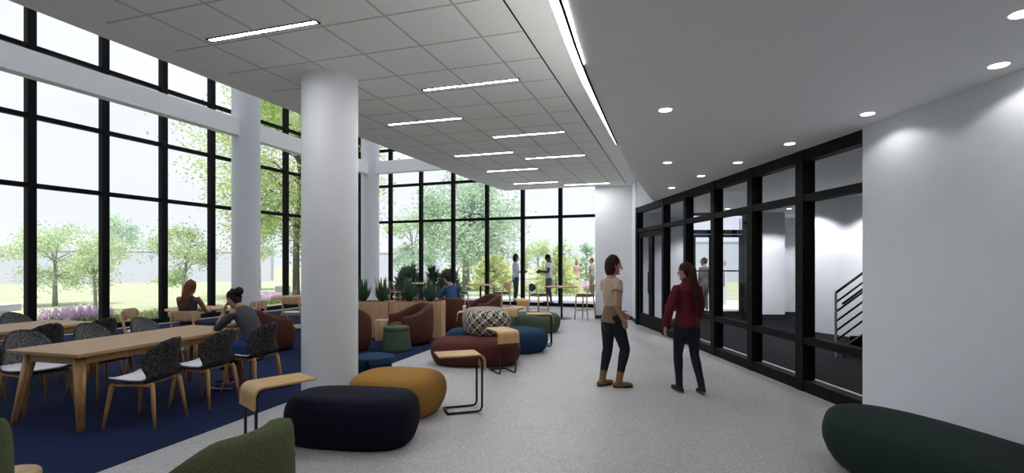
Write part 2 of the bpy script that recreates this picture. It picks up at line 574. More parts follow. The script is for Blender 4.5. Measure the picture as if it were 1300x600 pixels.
# plain lowered ceiling with its gently curved edge
EDGE = [(-.30, -5.2), (-.36, -2), (-.45, 0.5), (-.545, 1.8), (-.58, 2.65), (-.612, 3.2), (-.632, 3.69), (-.645, 4.3), (-.66, 5.1), (-.67, 5.87), (-.68, 6.8), (-.675, 7.6), (-.655, 8.7), (-.625, 10.0), (-.59, 11.0), (-.55, 11.95), (-.50, 12.38)]
bm = B(); prism(bm, EDGE + [(1.95, 6.2), (2.5, 4.8), (6.3, -5.2)], ZG, ZG + .10)
struct('ceiling_lower', bm, M['gyp'])
# linear light let into that edge: lens, black reveal, second short lens
lt = thing('cove_light', 'long linear light set into the curved ceiling edge above the walkway', 'ceiling light', (-.62, 3.0, ZG))
def ribbon(pts_l, pts_r, z0, z1):
    b = B(); prism(b, [(x + .62, y - 3.0) for x, y in pts_l + pts_r[::-1]], z0 - ZG, z1 - ZG)
    return b
def ex(y):
    for (x0, y0), (x1, y1) in zip(EDGE, EDGE[1:]):
        if y0 <= y <= y1: return x0 + (x1 - x0) * (y - y0) / (y1 - y0)
yy = [-4.5 + .35 * k for k in range(30)]
yy = [y for y in yy if y <= 6.0] + [6.1]
def taper(y, y0): return max(0.0, min(1.0, (y0 - y) / 2.2))
obj('reveal', ribbon([(ex(y) - .018, y) for y in yy], [(ex(y) - .001, y) for y in yy], ZG - .006, ZG + .09), M['black'], lt)
obj('lens', ribbon([(ex(y) - .019 - .045 * taper(y, 6.1) - .002, y) for y in yy], [(ex(y) - .019, y) for y in yy], ZG - .004, ZG + .05), M['ledcove'], lt)
y2 = [y for y in yy if y <= 3.75]
obj('inner_lens', ribbon([(ex(y) + .0005, y) for y in y2], [(ex(y) + .002 + .028 * taper(y, 3.9), y) for y in y2], ZG - .005, ZG - .001), M['ledcove'], lt)

# --- right-hand white wall, back wall, wall behind, pier
RW = [(1.93, 6.15), (2.45, 4.76), (6.15, -5.2)]
bm = B(); obox(bm, RW[0], RW[1], .14, 0, ZG, -.07); obox(bm, RW[1], RW[2], .14, 0, ZG, -.07)
for v in bm.verts: pass
struct('wall_right', bm, M['white'])
bm = B(); obox(bm, (-13.4, -5.25), (6.4, -5.25), .12, 0, ZR)
struct('wall_behind', bm, M['white'])
bm = B(); box(bm, -2.22, 14.44, 0, -1.17, 14.62, ZT); 
struct('wall_pier', bm, M['white'])
bm = B(); obox(bm, (-1.16, 14.44), (-.985, 13.62), .1, 0, ZT, 0)
struct('wall_return', bm, M['white'])
bm = B(); box(bm, -2.23, 14.425, 0, -1.16, 14.44, .1); obox(bm, (-1.215, 14.43), (-1.04, 13.62), .015, 0, .1)
struct('baseboard_pier', bm, M['skirting'])
# wall over the far end of the glass partition
bm = B(); obox(bm, (-.97, 13.6), (-.42, 12.2), .10, ZG + .001, ZT)
struct('wall_over_partition', bm, M['white'])

# --- round columns
def column(n, x, y, r, z1):
    b = B(); lathe(b, [(r, 0), (r, z1)], 48, x, y)
    o = struct(n, b, M['column'], smooth=True)
    return o
column('trim_column_front', -3.84, 5.0, .312, ZT)
column('trim_column_middle', -9.79, 9.65, .31, ZR)
column('trim_column_far', -9.95, 15.06, .30, ZR)
# white beams of the tall space
bm = B(); box(bm, -9.9, -5.2, 4.53, -9.68, 9.62, 4.93); 
struct('trim_beam_near', bm, M['beam'])
bm = B(); obox(bm, (-9.79, 9.7), (-9.95, 15.0), .22, 4.53, 4.93)
struct('trim_beam_middle', bm, M['beam'])
bm = B(); obox(bm, (-9.95, 15.06), (-1.2, 14.75), .22, 4.56, 4.96)
struct('trim_beam_far', bm, M['beam'])

# --- glass partition of the lobby
P0, P1 = Vector((1.93, 6.15)), Vector((-.97, 13.52))
def onpart(px):
    k = (px - 650) / 650
    # camera-plane: Xc = k Zc
    best = None
    a, b = P0, P1
    f = lambda p: (p.x * CT + p.y * ST) - k * (-p.x * ST + p.y * CT)
    fa, fb = f(a), f(b)
    return a + (b - a) * (fa / (fa - fb))
pcols = [(1110, .05), (1022, .15), (958, .14), (910, .14), (874, .12), (845.5, .12), (811.5, .14)]
zsL = [(.07, .14), (.63, .09), (2.385, .09), (ZG - .07, .14)]
pp = [onpart(c[0]) for c in pcols]
pd = (P1 - P0).normalized()
for i in range(5):
    a, b_ = pp[i], pp[i + 1]
    WN[0] += 1
    e = senv('window_%d' % WN[0])
    wa, wb = pcols[i][1], pcols[i + 1][1]
    b = B(); obox(b, a - pd * wa / 2, a + pd * wa / 2, .16, 0, ZG); struct('mullion', b, M['black'], e)
    for z, h in zsL:
        b = B(); obox(b, a + pd * wa / 2, b_ - pd * wb / 2, .14, z - h / 2, z + h / 2); struct('transom', b, M['black'], e)
    b = B(); obox(b, a + pd * (wa / 2 - .01), b_ - pd * (wb / 2 - .01), .01, .05, ZG - .05); struct('pane', b, M['glass2'], e)
    b = B(); obox(b, a, b_, .04, 0.002, .03, -.42); struct('threshold_strip', b, M['alu'], e)
# double door bay at the far end
e = senv('door_1')
a, b_ = pp[5], pp[6]
for c, w in ((a, .12), (b_, .14)):
    b = B(); obox(b, c - pd * w / 2, c + pd * w / 2, .16, 0, ZG); struct('door_jamb', b, M['black'], e)
for z, h in ((2.385, .09), (ZG - .07, .14)):
    b = B(); obox(b, a + pd * .06, b_ - pd * .07, .14, z - h / 2, z + h / 2); struct('door_head', b, M['black'], e)
b = B(); obox(b, a + pd * .05, b_ - pd * .06, .01, 2.42, ZG - .1); struct('transom_pane', b, M['glass2'], e)
mid = (a + b_) / 2
for s, t in ((a + pd * .06, mid - pd * .006), (mid + pd * .006, b_ - pd * .07)):
    lf = B()
    obox(lf, s, s + pd * .12, .06, .01, 2.34); obox(lf, t - pd * .12, t, .06, .01, 2.34)
    obox(lf, s + pd * .12, t - pd * .12, .06, .01, .32); obox(lf, s + pd * .12, t - pd * .12, .06, 2.2, 2.34)
    leaf = struct('door_leaf', lf, M['black'], e)
    b = B(); obox(b, s + pd * .11, t - pd * .11, .012, .3, 2.22); struct('door_pane', b, M['glass2'], leaf)
    n = Vector((-pd.y, pd.x))
    hp = (mid + (s - mid).normalized() * .07) + n * .06
    if (hp - mid).length: 
        b = B(); tube(b, [(hp.x, hp.y, .85), (hp.x, hp.y, 1.35)], .012, 8); struct('door_handle', b, M['blackmetal'], leaf)

# --- lobby behind the partition (in camera-aligned plan coordinates)
def cw(*pts): return [c2w(*p) for p in pts]
lob = [(3.74, 5.2), (3.30, 14.5), (9.5, 14.5), (9.5, 5.2)]
bm = B(); prism(bm, [(P0.x + .1, P0.y - .4), (P1.x + .06, P1.y)] + cw((3.5, 14.5), (7.0, 14.5), (8.6, 16.4), (10.5, 16.4), (10.5, 4.6)), -.1, .001)
struct('floor_lobby', bm, M['lobbyfloor'])
bm = B(); prism(bm, [(P0.x + .1, P0.y - .4), (P1.x + .06, P1.y)] + cw((3.5, 14.55), (7.6, 14.55), (8.6, 16.5), (10.6, 16.5), (10.6, 4.6)), ZG, ZG + .1)
struct('ceiling_lobby', bm, M['gyp'])
def wallseg(name, p, q, w, z0, z1, mat='white', off=0.0):
    b = B(); obox(b, c2w(*p), c2w(*q), w, z0, z1, off)
    return struct(name, b, M[mat])
wallseg('wall_lobby_left', (3.42, 14.5), (4.98, 14.5), .16, 0, ZG)
wallseg('wall_lobby_pillar', (6.78, 14.36), (7.66, 14.36), .5, .12, ZG, off=.26)
wallseg('baseboard_pillar', (6.8, 14.36), (7.64, 14.36), .46, 0, .12, 'skirting', .26)
wallseg('wall_lobby_far', (7.3, 16.4), (10.5, 16.4), .12, 0, ZG)
wallseg('wall_lobby_right', (6.95, 12.15), (8.75, 7.2), .2, 0, ZG, off=-.1)
wallseg('wall_lobby_end', (10.55, 16.4), (10.55, 4.7), .12, 0, ZG)
wallseg('wall_lobby_near', (3.95, 4.62), (10.5, 4.62), .12, 0, ZG)
# outer glass doors of the lobby
e = senv('door_2')
DL, DR, DZ = 4.98, 6.78, 14.5
def dbar(x0, x1, z0, z1, d=.12, n='door_jamb', m='black', par=e, off=0):
    b = B(); obox(b, c2w(x0, DZ), c2w(x1, DZ), d, z0, z1, off)
    return struct(n, b, M[m], par)
dbar(DL, DL + .10, 0, ZG); dbar(DR - .24, DR, 0, ZG); dbar(5.69, 5.83, 0, 2.45, .1)
dbar(DL + .1, DR - .24, 2.38, 2.5, n='door_head'); dbar(DL + .1, DR - .24, 2.9, ZG, n='door_head')
dbar(DL + .1, DR - .24, 2.5, 2.9, .012, 'transom_pane', 'glass')
for x0, x1 in ((DL + .11, 5.685), (5.835, DR - .25)):
    b = B()
    for u, v, z0, z1 in ((x0, x0 + .10, .01, 2.37), (x1 - .10, x1, .01, 2.37), (x0 + .08, x1 - .08, .01, .2), (x0 + .08, x1 - .08, 2.29, 2.37), (x0 + .08, x1 - .08, 1.32, 1.36)):
        obox(b, c2w(u, DZ), c2w(v, DZ), .06, z0, z1)
    lf = struct('door_leaf', b, M['black'], e)
    dbar(x0 + .07, x1 - .07, .19, 2.3, .012, 'door_pane', 'glass', lf)
    b = B(); hx = c2w(x1 - .14 if x0 < 5.5 else x0 + .14, DZ - .07)
    tube(b, [(hx[0], hx[1], .9), (hx[0], hx[1], 1.3)], .012, 8); struct('door_handle', b, M['blackmetal'], lf)

# staircase with black railing seen through the nearest lobby pane
sx, sz = 5.42, 8.65
so = c2w(sx, sz)
st = thing('staircase', 'dark staircase with black pipe railing behind the nearest lobby pane', 'stairs', (so[0], so[1], 0), TH)
rise, run = .165, .225
b = B()
for k in range(9):
    box(b, .34 + run * k, -.05, max(0, rise * k - .05), .34 + run * (k + 1), .42, rise * (k + 1) - .04)
obj('steps', b, M['lobbyfloor'], st)
b = B(); extrude_profile(b, [(.12, 0), (.40, 0), (.40 + run * 9, rise * 9 - .12), (.40 + run * 9, rise * 9 + .20), (.16, .20)], -.10, -.06)
obj('stringer', b, M['black'], st)
sl = rise / run
b = B(); tube(b, [(0, -.08, 0), (0, -.08, 1.1)], .02, 10); obj('newel_post', b, M['alu'], st)
for k in range(6):
    z = 1.08 - .16 * k
    b = B(); tube(b, [(0, -.08, z), (2.2, -.08, z + 2.2 * sl)], .017 if k else .022, 8); obj('rail', b, M['black'], st)
b = B(); tube(b, [(.06, -.16, .90), (2.2, -.16, .90 + 2.14 * sl)], .02, 8); obj('handrail', b, M['black'], st)
b = B(); tube(b, [(2.1, -.08, 2.1 * sl), (2.1, -.08, 1.08 + 2.1 * sl)], .02, 8); obj('post', b, M['blackmetal'], st)

# ================================================================ LAMPS
LR = [(-4.28, 3.77, 'nearest linear ceiling light, beside the front white column'),
      (-3.01, 5.68, 'linear ceiling light right of the front column, nearest of its row'),
      (-4.28, 6.95, 'linear ceiling light just behind the front column, second of the left row'),
      (-3.01, 8.20, 'second linear ceiling light of the right row'),
      (-4.28, 9.43, 'third linear ceiling light of the left row'),
      (-3.01, 10.12, 'third linear ceiling light of the right row'),
      (-4.28, 11.26, 'fourth linear ceiling light of the left row'),
      (-4.28, 13.30, 'linear ceiling light nearest the far corner of the tiled ceiling'),
      (-3.01, 13.93, 'farthest linear ceiling light, beside the white pier')]
first = None
for x, y, lab in LR:
    if first is None:
        first = thing('linear_light', lab, 'ceiling light', (x, y, ZT), 0, 'linear lights in the tiled ceiling')
        b = B()
        box(b, 0, -.036, -.006, 1.26, -.021, .03); box(b, 0, .021, -.006, 1.26, .036, .03)
        box(b, 0, -.021, -.006, .022, .021, .03); box(b, 1.238, -.021, -.006, 1.26, .021, .03)
        obj('frame', b, M['black'], first)
        b = B(); box(b, .022, -.021, -.004, 1.238, .021, -.001); obj('diffuser', b, M['led'], first)
    else:
        dup(first, (x, y, ZT), 0, lab)
DLs = [(2.14, 4.47, 'round downlight nearest the white right wall at the picture edge'),
       (1.82, 3.58, 'round downlight cut by the right picture edge'),
       (1.68, 5.56, 'round downlight in front of the nearest lobby pane'),
       (-.11, 4.85, 'round downlight nearest the curved ceiling light, alone over the walkway'),
       (1.24, 6.69, 'round downlight in front of the second lobby pane'),
       (-.14, 7.44, 'round downlight over the walkway, second of the left row'),
       (.79, 7.74, 'round downlight in front of the third lobby pane'),
       (.35, 8.77, 'round downlight in front of the fourth lobby pane'),
       (-.11, 10.0, 'farthest round downlight over the walkway')]
def spot(par, power, ang=142):
    ld = bpy.data.lights.new('downlight_beam', 'SPOT')
    ld.energy = power
    ld.spot_size = R(ang)
    ld.spot_blend = .35
    ld.shadow_soft_size = .04
    ld.color = (1, .985, .97)
    o = bpy.data.objects.new('downlight_beam', ld)
    COL.objects.link(o)
    o.parent = par
    o.location = (0, 0, -.02)
    return o
first = None
DLP = 9
for x, y, lab in DLs:
    if first is None:
        first = thing('downlight', lab, 'ceiling light', (x, y, ZG), 0, 'round downlights in the plain ceiling')
        b = B(); lathe(b, [(.058, -.004), (.070, -.003), (.070, .002), (.058, .002)], 32); obj('trim_ring', b, M['white'], first, True)
        b = B(); lathe(b, [(.055, -.008), (.057, -.004)], 32); obj('lens', b, M['dl'], first)
        r = first
    else:
        r = dup(first, (x, y, ZG), 0, lab)
DROOTS = [o for o in bpy.data.objects if o.name.startswith('downlight') and o.type == 'EMPTY']
for r in DROOTS: spot(r, DLP)
for p in ((5.6, 13.3), (6.3, 11.6), (6.75, 10.0), (7.2, 13.3), (7.2, 8.6), (9.2, 14.8)):
    x, y = c2w(*p)
    r = dup(first, (x, y, ZG), 0, 'round downlight in the lobby ceiling behind the glass partition', 'downlights of the lobby')
    spot(r, 200, 128)

# ================================================================ LONG TABLES AND SHELL CHAIRS
def rbox_leg(b, p0, p1, r0, r1, seg=4, rot=PI / 4):
    tube(b, [p0, ((p0[0] + p1[0]) / 2, (p0[1] + p1[1]) / 2, (p0[2] + p1[2]) / 2), p1], [r0, (r0 + r1) / 2, r1], 12)
def long_table(loc, rz, label, L=2.06, W=.95, H=.74):
    t = thing('long_table', label, 'table', loc, rz, 'long oak tables')
    b = B(); box(b, -W / 2, -L / 2, H - .035, W / 2, L / 2, H, .006); obj('tabletop', b, M['wood'], t)
    b = B()
    for s in (-1, 1):
        box(b, s * (W / 2 - .13) - .012, -L / 2 + .12, H - .12, s * (W / 2 - .13) + .012, L / 2 - .12, H - .035)
        box(b, -W / 2 + .10, s * (L / 2 - .10) - .012, H - .12, W / 2 - .10, s * (L / 2 - .10) + .012, H - .035)
    obj('apron', b, M['wood2'], t)
    for sx_ in (-1, 1):
        for sy_ in (-1, 1):
            b = B()
            x0, y0 = sx_ * (W / 2 - .15), sy_ * (L / 2 - .12)
            x1, y1 = sx_ * (W / 2 - .025), sy_ * (L / 2 - .05)
            ra, rb = .055, .034
            top = [(x0 - ra, y0 - ra * .7), (x0 + ra, y0 - ra * .7), (x0 + ra, y0 + ra * .7), (x0 - ra, y0 + ra * .7)]
            bot = [(x1 - rb, y1 - rb * .7), (x1 + rb, y1 - rb * .7), (x1 + rb, y1 + rb * .7), (x1 - rb, y1 + rb * .7)]
            va = [b.verts.new((*p, 0)) for p in bot]
            vb = [b.verts.new((*p, H - .036)) for p in top]
            for i in range(4): b.faces.new((va[i], va[(i + 1) % 4], vb[(i + 1) % 4], vb[i]))
            b.faces.new(va[::-1]); b.faces.new(vb)
            bmesh.ops.bevel(b, geom=[e for e in b.edges if abs(e.verts[0].co.z - e.verts[1].co.z) > .3], offset=.014, segments=3, affect='EDGES')
            obj('leg', b, M['wood2'], t, 'all')
    return t
T1C = c2w(-4.20, 5.86); T2C = (T1C[0] - 2.56, T1C[1] - .16)
TRZ = R(2)
long_table(T1C, TRZ, 'long oak table in the foreground where the woman in grey leans')
long_table(T2C, TRZ, 'long oak table nearer the left window wall, cut by the left picture edge')

def shell_chair(label):
    """local +y is the way the sitter faces"""
    t = thing('shell_chair', label, 'chair', (0, 0, 0), 0, 'shell chairs at the long tables')
    # centre line of the shell (y, z) and half width
    prof = [(.235, .452, .20), (.20, .458, .225), (.10, .447, .235), (-.02, .437, .235), (-.12, .437, .235), (-.175, .455, .235), (-.205, .495, .236),
            (-.225, .56, .238), (-.249, .64, .232), (-.277, .72, .207), (-.297, .775, .172), (-.312, .815, .118), (-.320, .836, .052), (-.322, .840, .008)]
    nu = 13
    def surf(off, rows, curl=True):
        g = []
        for k, (y, z, w) in enumerate(rows):
            row = []
            for i in range(nu):
                u = -1 + 2 * i / (nu - 1)
                back = max(0, min(1, (z - .45) / .18))
                yy_ = y + back * .145 * abs(u) ** 2.3 * (w / .235)
                zz_ = z + (1 - back) * .022 * abs(u) ** 3
                row.append(Vector((u * w, yy_, zz_)))
            g.append(row)
        return g
    def sheet(rows, th):
        b = B()
        g = surf(0, rows)
        n = len(g)
        nrm = []
        for k in range(n):
            r_ = []
            for i in range(nu):
                du = g[k][min(i + 1, nu - 1)] - g[k][max(i - 1, 0)]
                dv_ = g[min(k + 1, n - 1)][i] - g[max(k - 1, 0)][i]
                q = du.cross(dv_)
                if q.length < 1e-9: q = Vector((0, -1, 0))
                r_.append(q.normalized())
            nrm.append(r_)
        A = [[b.verts.new(g[k][i]) for i in range(nu)] for k in range(n)]
        C = [[b.verts.new(g[k][i] + nrm[k][i] * th) for i in range(nu)] for k in range(n)]
        for k in range(n - 1):
            for i in range(nu - 1):
                b.faces.new((A[k][i], A[k][i + 1], A[k + 1][i + 1], A[k + 1][i]))
                b.faces.new((C[k][i], C[k + 1][i], C[k + 1][i + 1], C[k][i + 1]))
        for k in range(n - 1):
            b.faces.new((A[k][0], A[k + 1][0], C[k + 1][0], C[k][0]))
            b.faces.new((A[k][-1], C[k][-1], C[k + 1][-1], A[k + 1][-1]))
        for i in range(nu - 1):
            b.faces.new((A[0][i], C[0][i], C[0][i + 1], A[0][i + 1]))
            b.faces.new((A[-1][i], A[-1][i + 1], C[-1][i + 1], C[-1][i]))
        return b, nrm
    g0 = surf(0, prof)
    sg = 1 if (g0[2][7] - g0[2][5]).cross(g0[3][6] - g0[1][6]).z > 0 else -1      # +sg: the sitter's side
    sh, nrm = sheet(prof, -.016 * sg)
    obj('shell', sh, M['fleck'], t, 'all')
    # padding that lines the inside of the shell: white on the seat, flecked grey on the back
    inn = [(y, z + .0005, w * .965) for y, z, w in prof]
    b, _ = sheet(inn[:7], .014 * sg); obj('seat_pad', b, M['seatpad'], t, 'all')
    inb = [(y + .0005, z, w * .965) for y, z, w in prof[6:]]
    b, _ = sheet(inb, .010 * sg); obj('back_pad', b, M['fleck2'], t, 'all')
    b = B()
    tube(b, [(-.185, -.20, .405), (-.195, 0, .413), (-.185, .20, .405)], [(.018, .014)] * 3, 8)
    tube(b, [(.185, -.20, .405), (.195, 0, .413), (.185, .20, .405)], [(.018, .014)] * 3, 8)
    tube(b, [(-.19, .14, .412), (.19, .14, .412)], .013, 8); tube(b, [(-.19, -.13, .412), (.19, -.13, .412)], .013, 8)
    obj('frame', b, M['wood2'], t, 'all')
    for sx_ in (-1, 1):
        for sy_ in (-1, 1):
            b = B()
            tube(b, [(sx_ * .183, sy_ * .185, .428), (sx_ * .19, sy_ * .203, .395), (sx_ * .208, sy_ * .225, .22), (sx_ * .228, sy_ * .255, 0)],
                 [(.017, .021), (.0195, .024), (.017, .02), (.0115, .0125)], 10)
            obj('leg', b, M['wood2'], t, 'all')
    return t
def tpos(C, along, perp):
    c, s = math.cos(TRZ), math.sin(TRZ)
    return (C[0] + perp * c - along * s, C[1] + perp * s + along * c)
chair = None
def put_chair(C, along, perp, label, yaw=0):
    global chair
    p = tpos(C, along, perp)
    rz = TRZ + (R(90) if perp > 0 else R(-90)) + R(yaw)
    if chair is None:
        chair = shell_chair(label); chair.location = (*p, 0); chair.rotation_euler.z = rz
        return chair
    return dup(chair, p, rz, label)
put_chair(T1C, -.56, .73, 'dark flecked shell chair on the near side of the foreground table, nearest the camera', 14)
put_chair(T1C, .12, .74, 'dark flecked shell chair between the nearest one and the seated woman in grey', 5)
WCH = put_chair(T1C, .80, .76, 'dark flecked shell chair the woman in grey sits on')
put_chair(T1C, -.58, -.80, 'shell chair facing the camera at the near left corner of the foreground table', -4)
put_chair(T1C, .10, -.80, 'middle shell chair on the far side of the foreground table')
put_chair(T1C, .78, -.80, 'shell chair at the far end of the far side of the foreground table', 3)
put_chair(T2C, -.60, .80, 'shell chair seen from behind, cut by the left picture edge')
put_chair(T2C, .06, .80, 'shell chair seen from behind, middle of the three at the rear long table')
put_chair(T2C, .72, .80, 'shell chair seen from behind at the far end of the rear long table')
put_chair(T2C, .86, -.74, 'shell chair across the rear long table beside the window wall', 6)

# ================================================================ OAK CAFE CHAIRS, BAR CHAIRS AND SMALL TABLES
def slat_chair(name, label, cat, seat_h, back_h, seat_mat, back_mat, group, foot=False, wide=.40, round_back=False):
    t = thing(name, label, cat, (0, 0, 0), 0, group)
    w = wide / 2
    b = B(); lathe(b, [(.9, seat_h - .03), (1, seat_h - .02), (1, seat_h - .005), (.94, seat_h)], 28, 0, .0, w + .01, .20, 3.2)
    obj('seat', b, M[seat_mat], t, True)
    b = B(); box(b, -w + .03, -.17, seat_h - .075, w - .03, -.15, seat_h - .03); box(b, -w + .03, .14, seat_h - .075, w - .03, .16, seat_h - .03)
    for s in (-1, 1): box(b, s * (w - .03) - .01, -.16, seat_h - .075, s * (w - .03) + .01, .15, seat_h - .03)
    obj('seat_frame', b, M['wood3'], t)
    for s in (-1, 1):
        b = B(); tube(b, [(s * (w - .015), .155, seat_h - .03), (s * (w + .01), .185, 0)], [.020, .015], 10); obj('leg', b, M['wood3'], t, 'all')
        b = B(); tube(b, [(s * (w - .06), -.245, back_h - .03), (s * (w - .035), -.20, seat_h + .05), (s * (w - .015), -.175, seat_h - .05), (s * (w + .01), -.225, 0)], [.016, .020, .021, .015], 10)
        obj('leg', b, M['wood3'], t, 'all')
    if foot:
        b = B()
        tube(b, [(-w, .175, .26), (w, .175, .26)], .011, 8)
        for s in (-1, 1): tube(b, [(s * w, .175, .26), (s * w, -.205, .26)], .011, 8)
        obj('footrest', b, M['wood3'], t, 'all')
    # curved back board
    b = B()
    bh = .17 if not round_back else .225
    bw = w + .02 if not round_back else .135
    A, C = [], []
    nu, nv = 15, 7
    for side, off in ((A, 0), (C, .014)):
        for j in range(nv):
            v = -1 + 2 * j / (nv - 1)
            row = []
            for i in range(nu):
                u = -1 + 2 * i / (nu - 1)
                k = (1 - abs(v) ** 3 * .16) if not round_back else math.sqrt(max(.02, 1 - (v * .98) ** 2))
                x = u * bw * k
                row.append(b.verts.new((x, -.262 - off + .10 * (x / .22) ** 2, back_h - bh / 2 + v * bh / 2)))
            side.append(row)
    for j in range(nv - 1):
        for i in range(nu - 1):
            b.faces.new((A[j][i], A[j][i + 1], A[j + 1][i + 1], A[j + 1][i]))
            b.faces.new((C[j][i], C[j + 1][i], C[j + 1][i + 1], C[j][i + 1]))
        b.faces.new((A[j][0], A[j + 1][0], C[j + 1][0], C[j][0])); b.faces.new((A[j][-1], C[j][-1], C[j + 1][-1], A[j + 1][-1]))
    for i in range(nu - 1):
        b.faces.new((A[0][i], C[0][i], C[0][i + 1], A[0][i + 1])); b.faces.new((A[-1][i], A[-1][i + 1], C[-1][i + 1], C[-1][i]))
    obj('backrest', b, M[back_mat], t, 'all')
    return t
def face(xc, zc): return cdir(xc, zc) - R(90)      # rz so that local +y points that way
cafe = slat_chair('cafe_chair', 'oak cafe chair with a woman in a black top sitting on it', 'chair', .45, .80, 'seatpad', 'wood3', 'oak cafe chairs by the window wall', wide=.46)
pc = V(243, 8.55); cafe.location = (*pc, 0); cafe.rotation_euler.z = face(.05, 1)
dup(cafe, V(181, 8.75), face(1, .35), 'oak cafe chair seen side-on behind the shell chairs, left of the seated woman in black')
dup(cafe, V(318, 10.6), face(-1, .1), 'oak cafe chair in front of the middle white column')
dup(cafe, V(374, 11.9), face(-.05, 1), 'oak cafe chair seen from behind between the middle and front columns')
def cafe_table(name, px, d, h, r, label, group=None, sq=2.0, base='blackmetal'):
    x, y = V(px, d)
    t = thing(name, label, 'table', (x, y, 0), 0, group)
    b = B(); lathe(b, [(r - .01, h - .028), (r, h - .022), (r, h - .004), (r - .006, h)], 40, n=sq); obj('tabletop', b, M['wood3'], t, True)
    b = B(); lathe(b, [(.03, .015), (.03, h - .03)], 16); lathe(b, [(.12, h - .04), (.12, h - .028)], 20); obj('pedestal', b, M['blackmetal'], t, True)
    b = B(); lathe(b, [(r * .62, 0), (r * .62, .006), (r * .55, .014), (.03, .02)], 32); obj('base', b, M[base], t, True)
    return t
cafe_table('cafe_table', 250, 9.5, .74, .50, 'round oak cafe table in front of the seated woman in black', 'round oak cafe tables')
cafe_table('cafe_table', 384, 12.7, .74, .72, 'round oak cafe table half hidden behind the front column', 'round oak cafe tables', base='alu')
bar = slat_chair('counter_chair', 'counter chair with round blue back left of the right-hand high table', 'chair', .70, 1.0, 'bluecush', 'bluecush', 'high counter chairs by the far glass wall', True, .40, True)
px = V(684, 14.4); bar.location = (*px, 0); bar.rotation_euler.z = face(.78, .62)
dup(bar, V(742, 14.2), face(-.78, .62), 'counter chair with round oak back right of the right-hand high table, beside the pier')
c = dup(bar, V(636, 15.2), face(-.78, .6), 'counter chair with round oak back and blue seat left of the white-shirted pair outside')
dup(bar, V(584, 15.3), face(.8, .6), 'counter chair with round blue back left of the middle high table')
dup(bar, V(505, 16.4), face(.8, .6), 'counter chair with round blue back seen over the aloe planters')
for o in bpy.data.objects:
    if o.name.startswith('backrest') and o.parent and 'round oak back' in o.parent.get('label', ''):
        o.data = o.data.copy(); o.data.materials[0] = M['wood3']
cafe_table('high_table', 713, 14.45, .91, .46, 'round high table nearest the white pier', 'round high tables', base='blackmetal')
cafe_table('high_table', 610, 15.4, .92, .42, 'round high table in front of the bright conical shrub', 'round high tables')
cafe_table('high_table', 533, 16.3, .93, .40, 'round high table seen over the right-hand aloes', 'round high tables')

# ================================================================ OTTOMANS
def pebble(name, label, xc, zc, a, b_, h, mat, rz, n=2.5, group=None, under=.09, z0=0.0, top=.16, cat='ottoman', seam=False, uv=False, seg=56, k=1.0):
    x, y = c2w(xc, zc)
    t = thing(name, label, cat, (x, y, z0), rz, group)
    m = min(a, b_)
    prof = [(under * 1.5, .0), (under, .012), (under * .62, .05), (under * .25, .12), (.008, h * .42), (0, h * .55), (.006, h * .68), (.022, h * .80), (.05, h * .895), (.09, h * .955), (top, h * .985), (m * .62, h), (m * .9, h * 1.003)]
    bm_ = B()
    rings = []
    prof = [(i_ * k if j_ < 11 else i_, z_) for j_, (i_, z_) in enumerate(prof)]
    for ins, z in prof:
        rg = []
        for i in range(seg):
            an = 2 * PI * i / seg
            ca, sa = math.cos(an), math.sin(an)
            q_ = (abs(ca) ** n + abs(sa) ** n) ** (-1.0 / n)
            rg.append(bm_.verts.new(((a - ins) * q_ * ca, (b_ - ins) * q_ * sa, z)))
        rings.append(rg)
    for p, q in zip(rings, rings[1:]):
        for i in range(seg): bm_.faces.new((p[i], p[(i + 1) % seg], q[(i + 1) % seg], q[i]))
    bm_.faces.new(rings[0][::-1]); bm_.faces.new(rings[-1])
    if uv:
        ul = bm_.loops.layers.uv.new('UVMap')
        bm_.normal_update()
        for f in bm_.faces:
            cen = f.calc_center_median()
            for l in f.loops:
                co = l.vert.co
                if abs(f.normal.z) > .75: l[ul].uv = (co.x, co.y)
                else:
                    an = math.atan2(co.y, co.x); ac = math.atan2(cen.y, cen.x)
                    if an - ac > PI: an -= 2 * PI
                    if ac - an > PI: an += 2 * PI
                    l[ul].uv = (an * (a + b_) / 2, co.z)
    o = obj('cushion' if not uv else 'woven_cover', bm_, M[mat], t, 'all')
    if seam:
        pts = []
        for i in range(seg):
            an = 2 * PI * i / seg
            ca, sa = math.cos(an), math.sin(an)
            q_ = (abs(ca) ** n + abs(sa) ** n) ** (-1.0 / n)
            pts.append(((a - .048) * q_ * ca, (b_ - .048) * q_ * sa, h * .893))
        bb = B(); tube(bb, pts, .0045, 6, closed=True); obj('piping', bb, M[mat], t, 'all')
    bb = B(); lathe(bb, [(1, 0.0), (1, .012)], 32, 0, 0, (a - under * 1.6), (b_ - under * 1.6), n); obj('plinth', bb, M['black'], t, True)
    return t
g = 'rounded felt ottomans on the pale floor'
pebble('ottoman', 'long black-navy felt ottoman in the foreground beside the front column', -1.43, 4.62, .585, .36, .415, 'navy', TH + R(-8), 3.3, g, top=.10, k=.62)
pebble('ottoman', 'mustard ochre felt ottoman behind the black-navy one', -1.22, 5.50, .50, .44, .42, 'ochre', TH + R(-14), 2.7, g)
pebble('ottoman', 'maroon felt ottoman under the bent-ply tables in the middle of the floor', -.57, 8.1, .71, .47, .40, 'maroon', TH + R(-3), 2.6, g)
pebble('ottoman', 'dark blue felt ottoman behind the maroon one', -.27, 9.22, .92, .56, .40, 'blue', TH + R(2), 2.5, g)
pebble('ottoman', 'sage green felt ottoman at the far end of the row', .52, 11.85, .60, .58, .42, 'green', TH, 2.4, g)
pebble('ottoman', 'bottle green felt bench ottoman in the lower right corner against the white wall', 2.90, 3.28, .43, 1.02, .455, 'dgreen', TH + R(10), 2.5, g, under=.15, seam=True, k=.85)
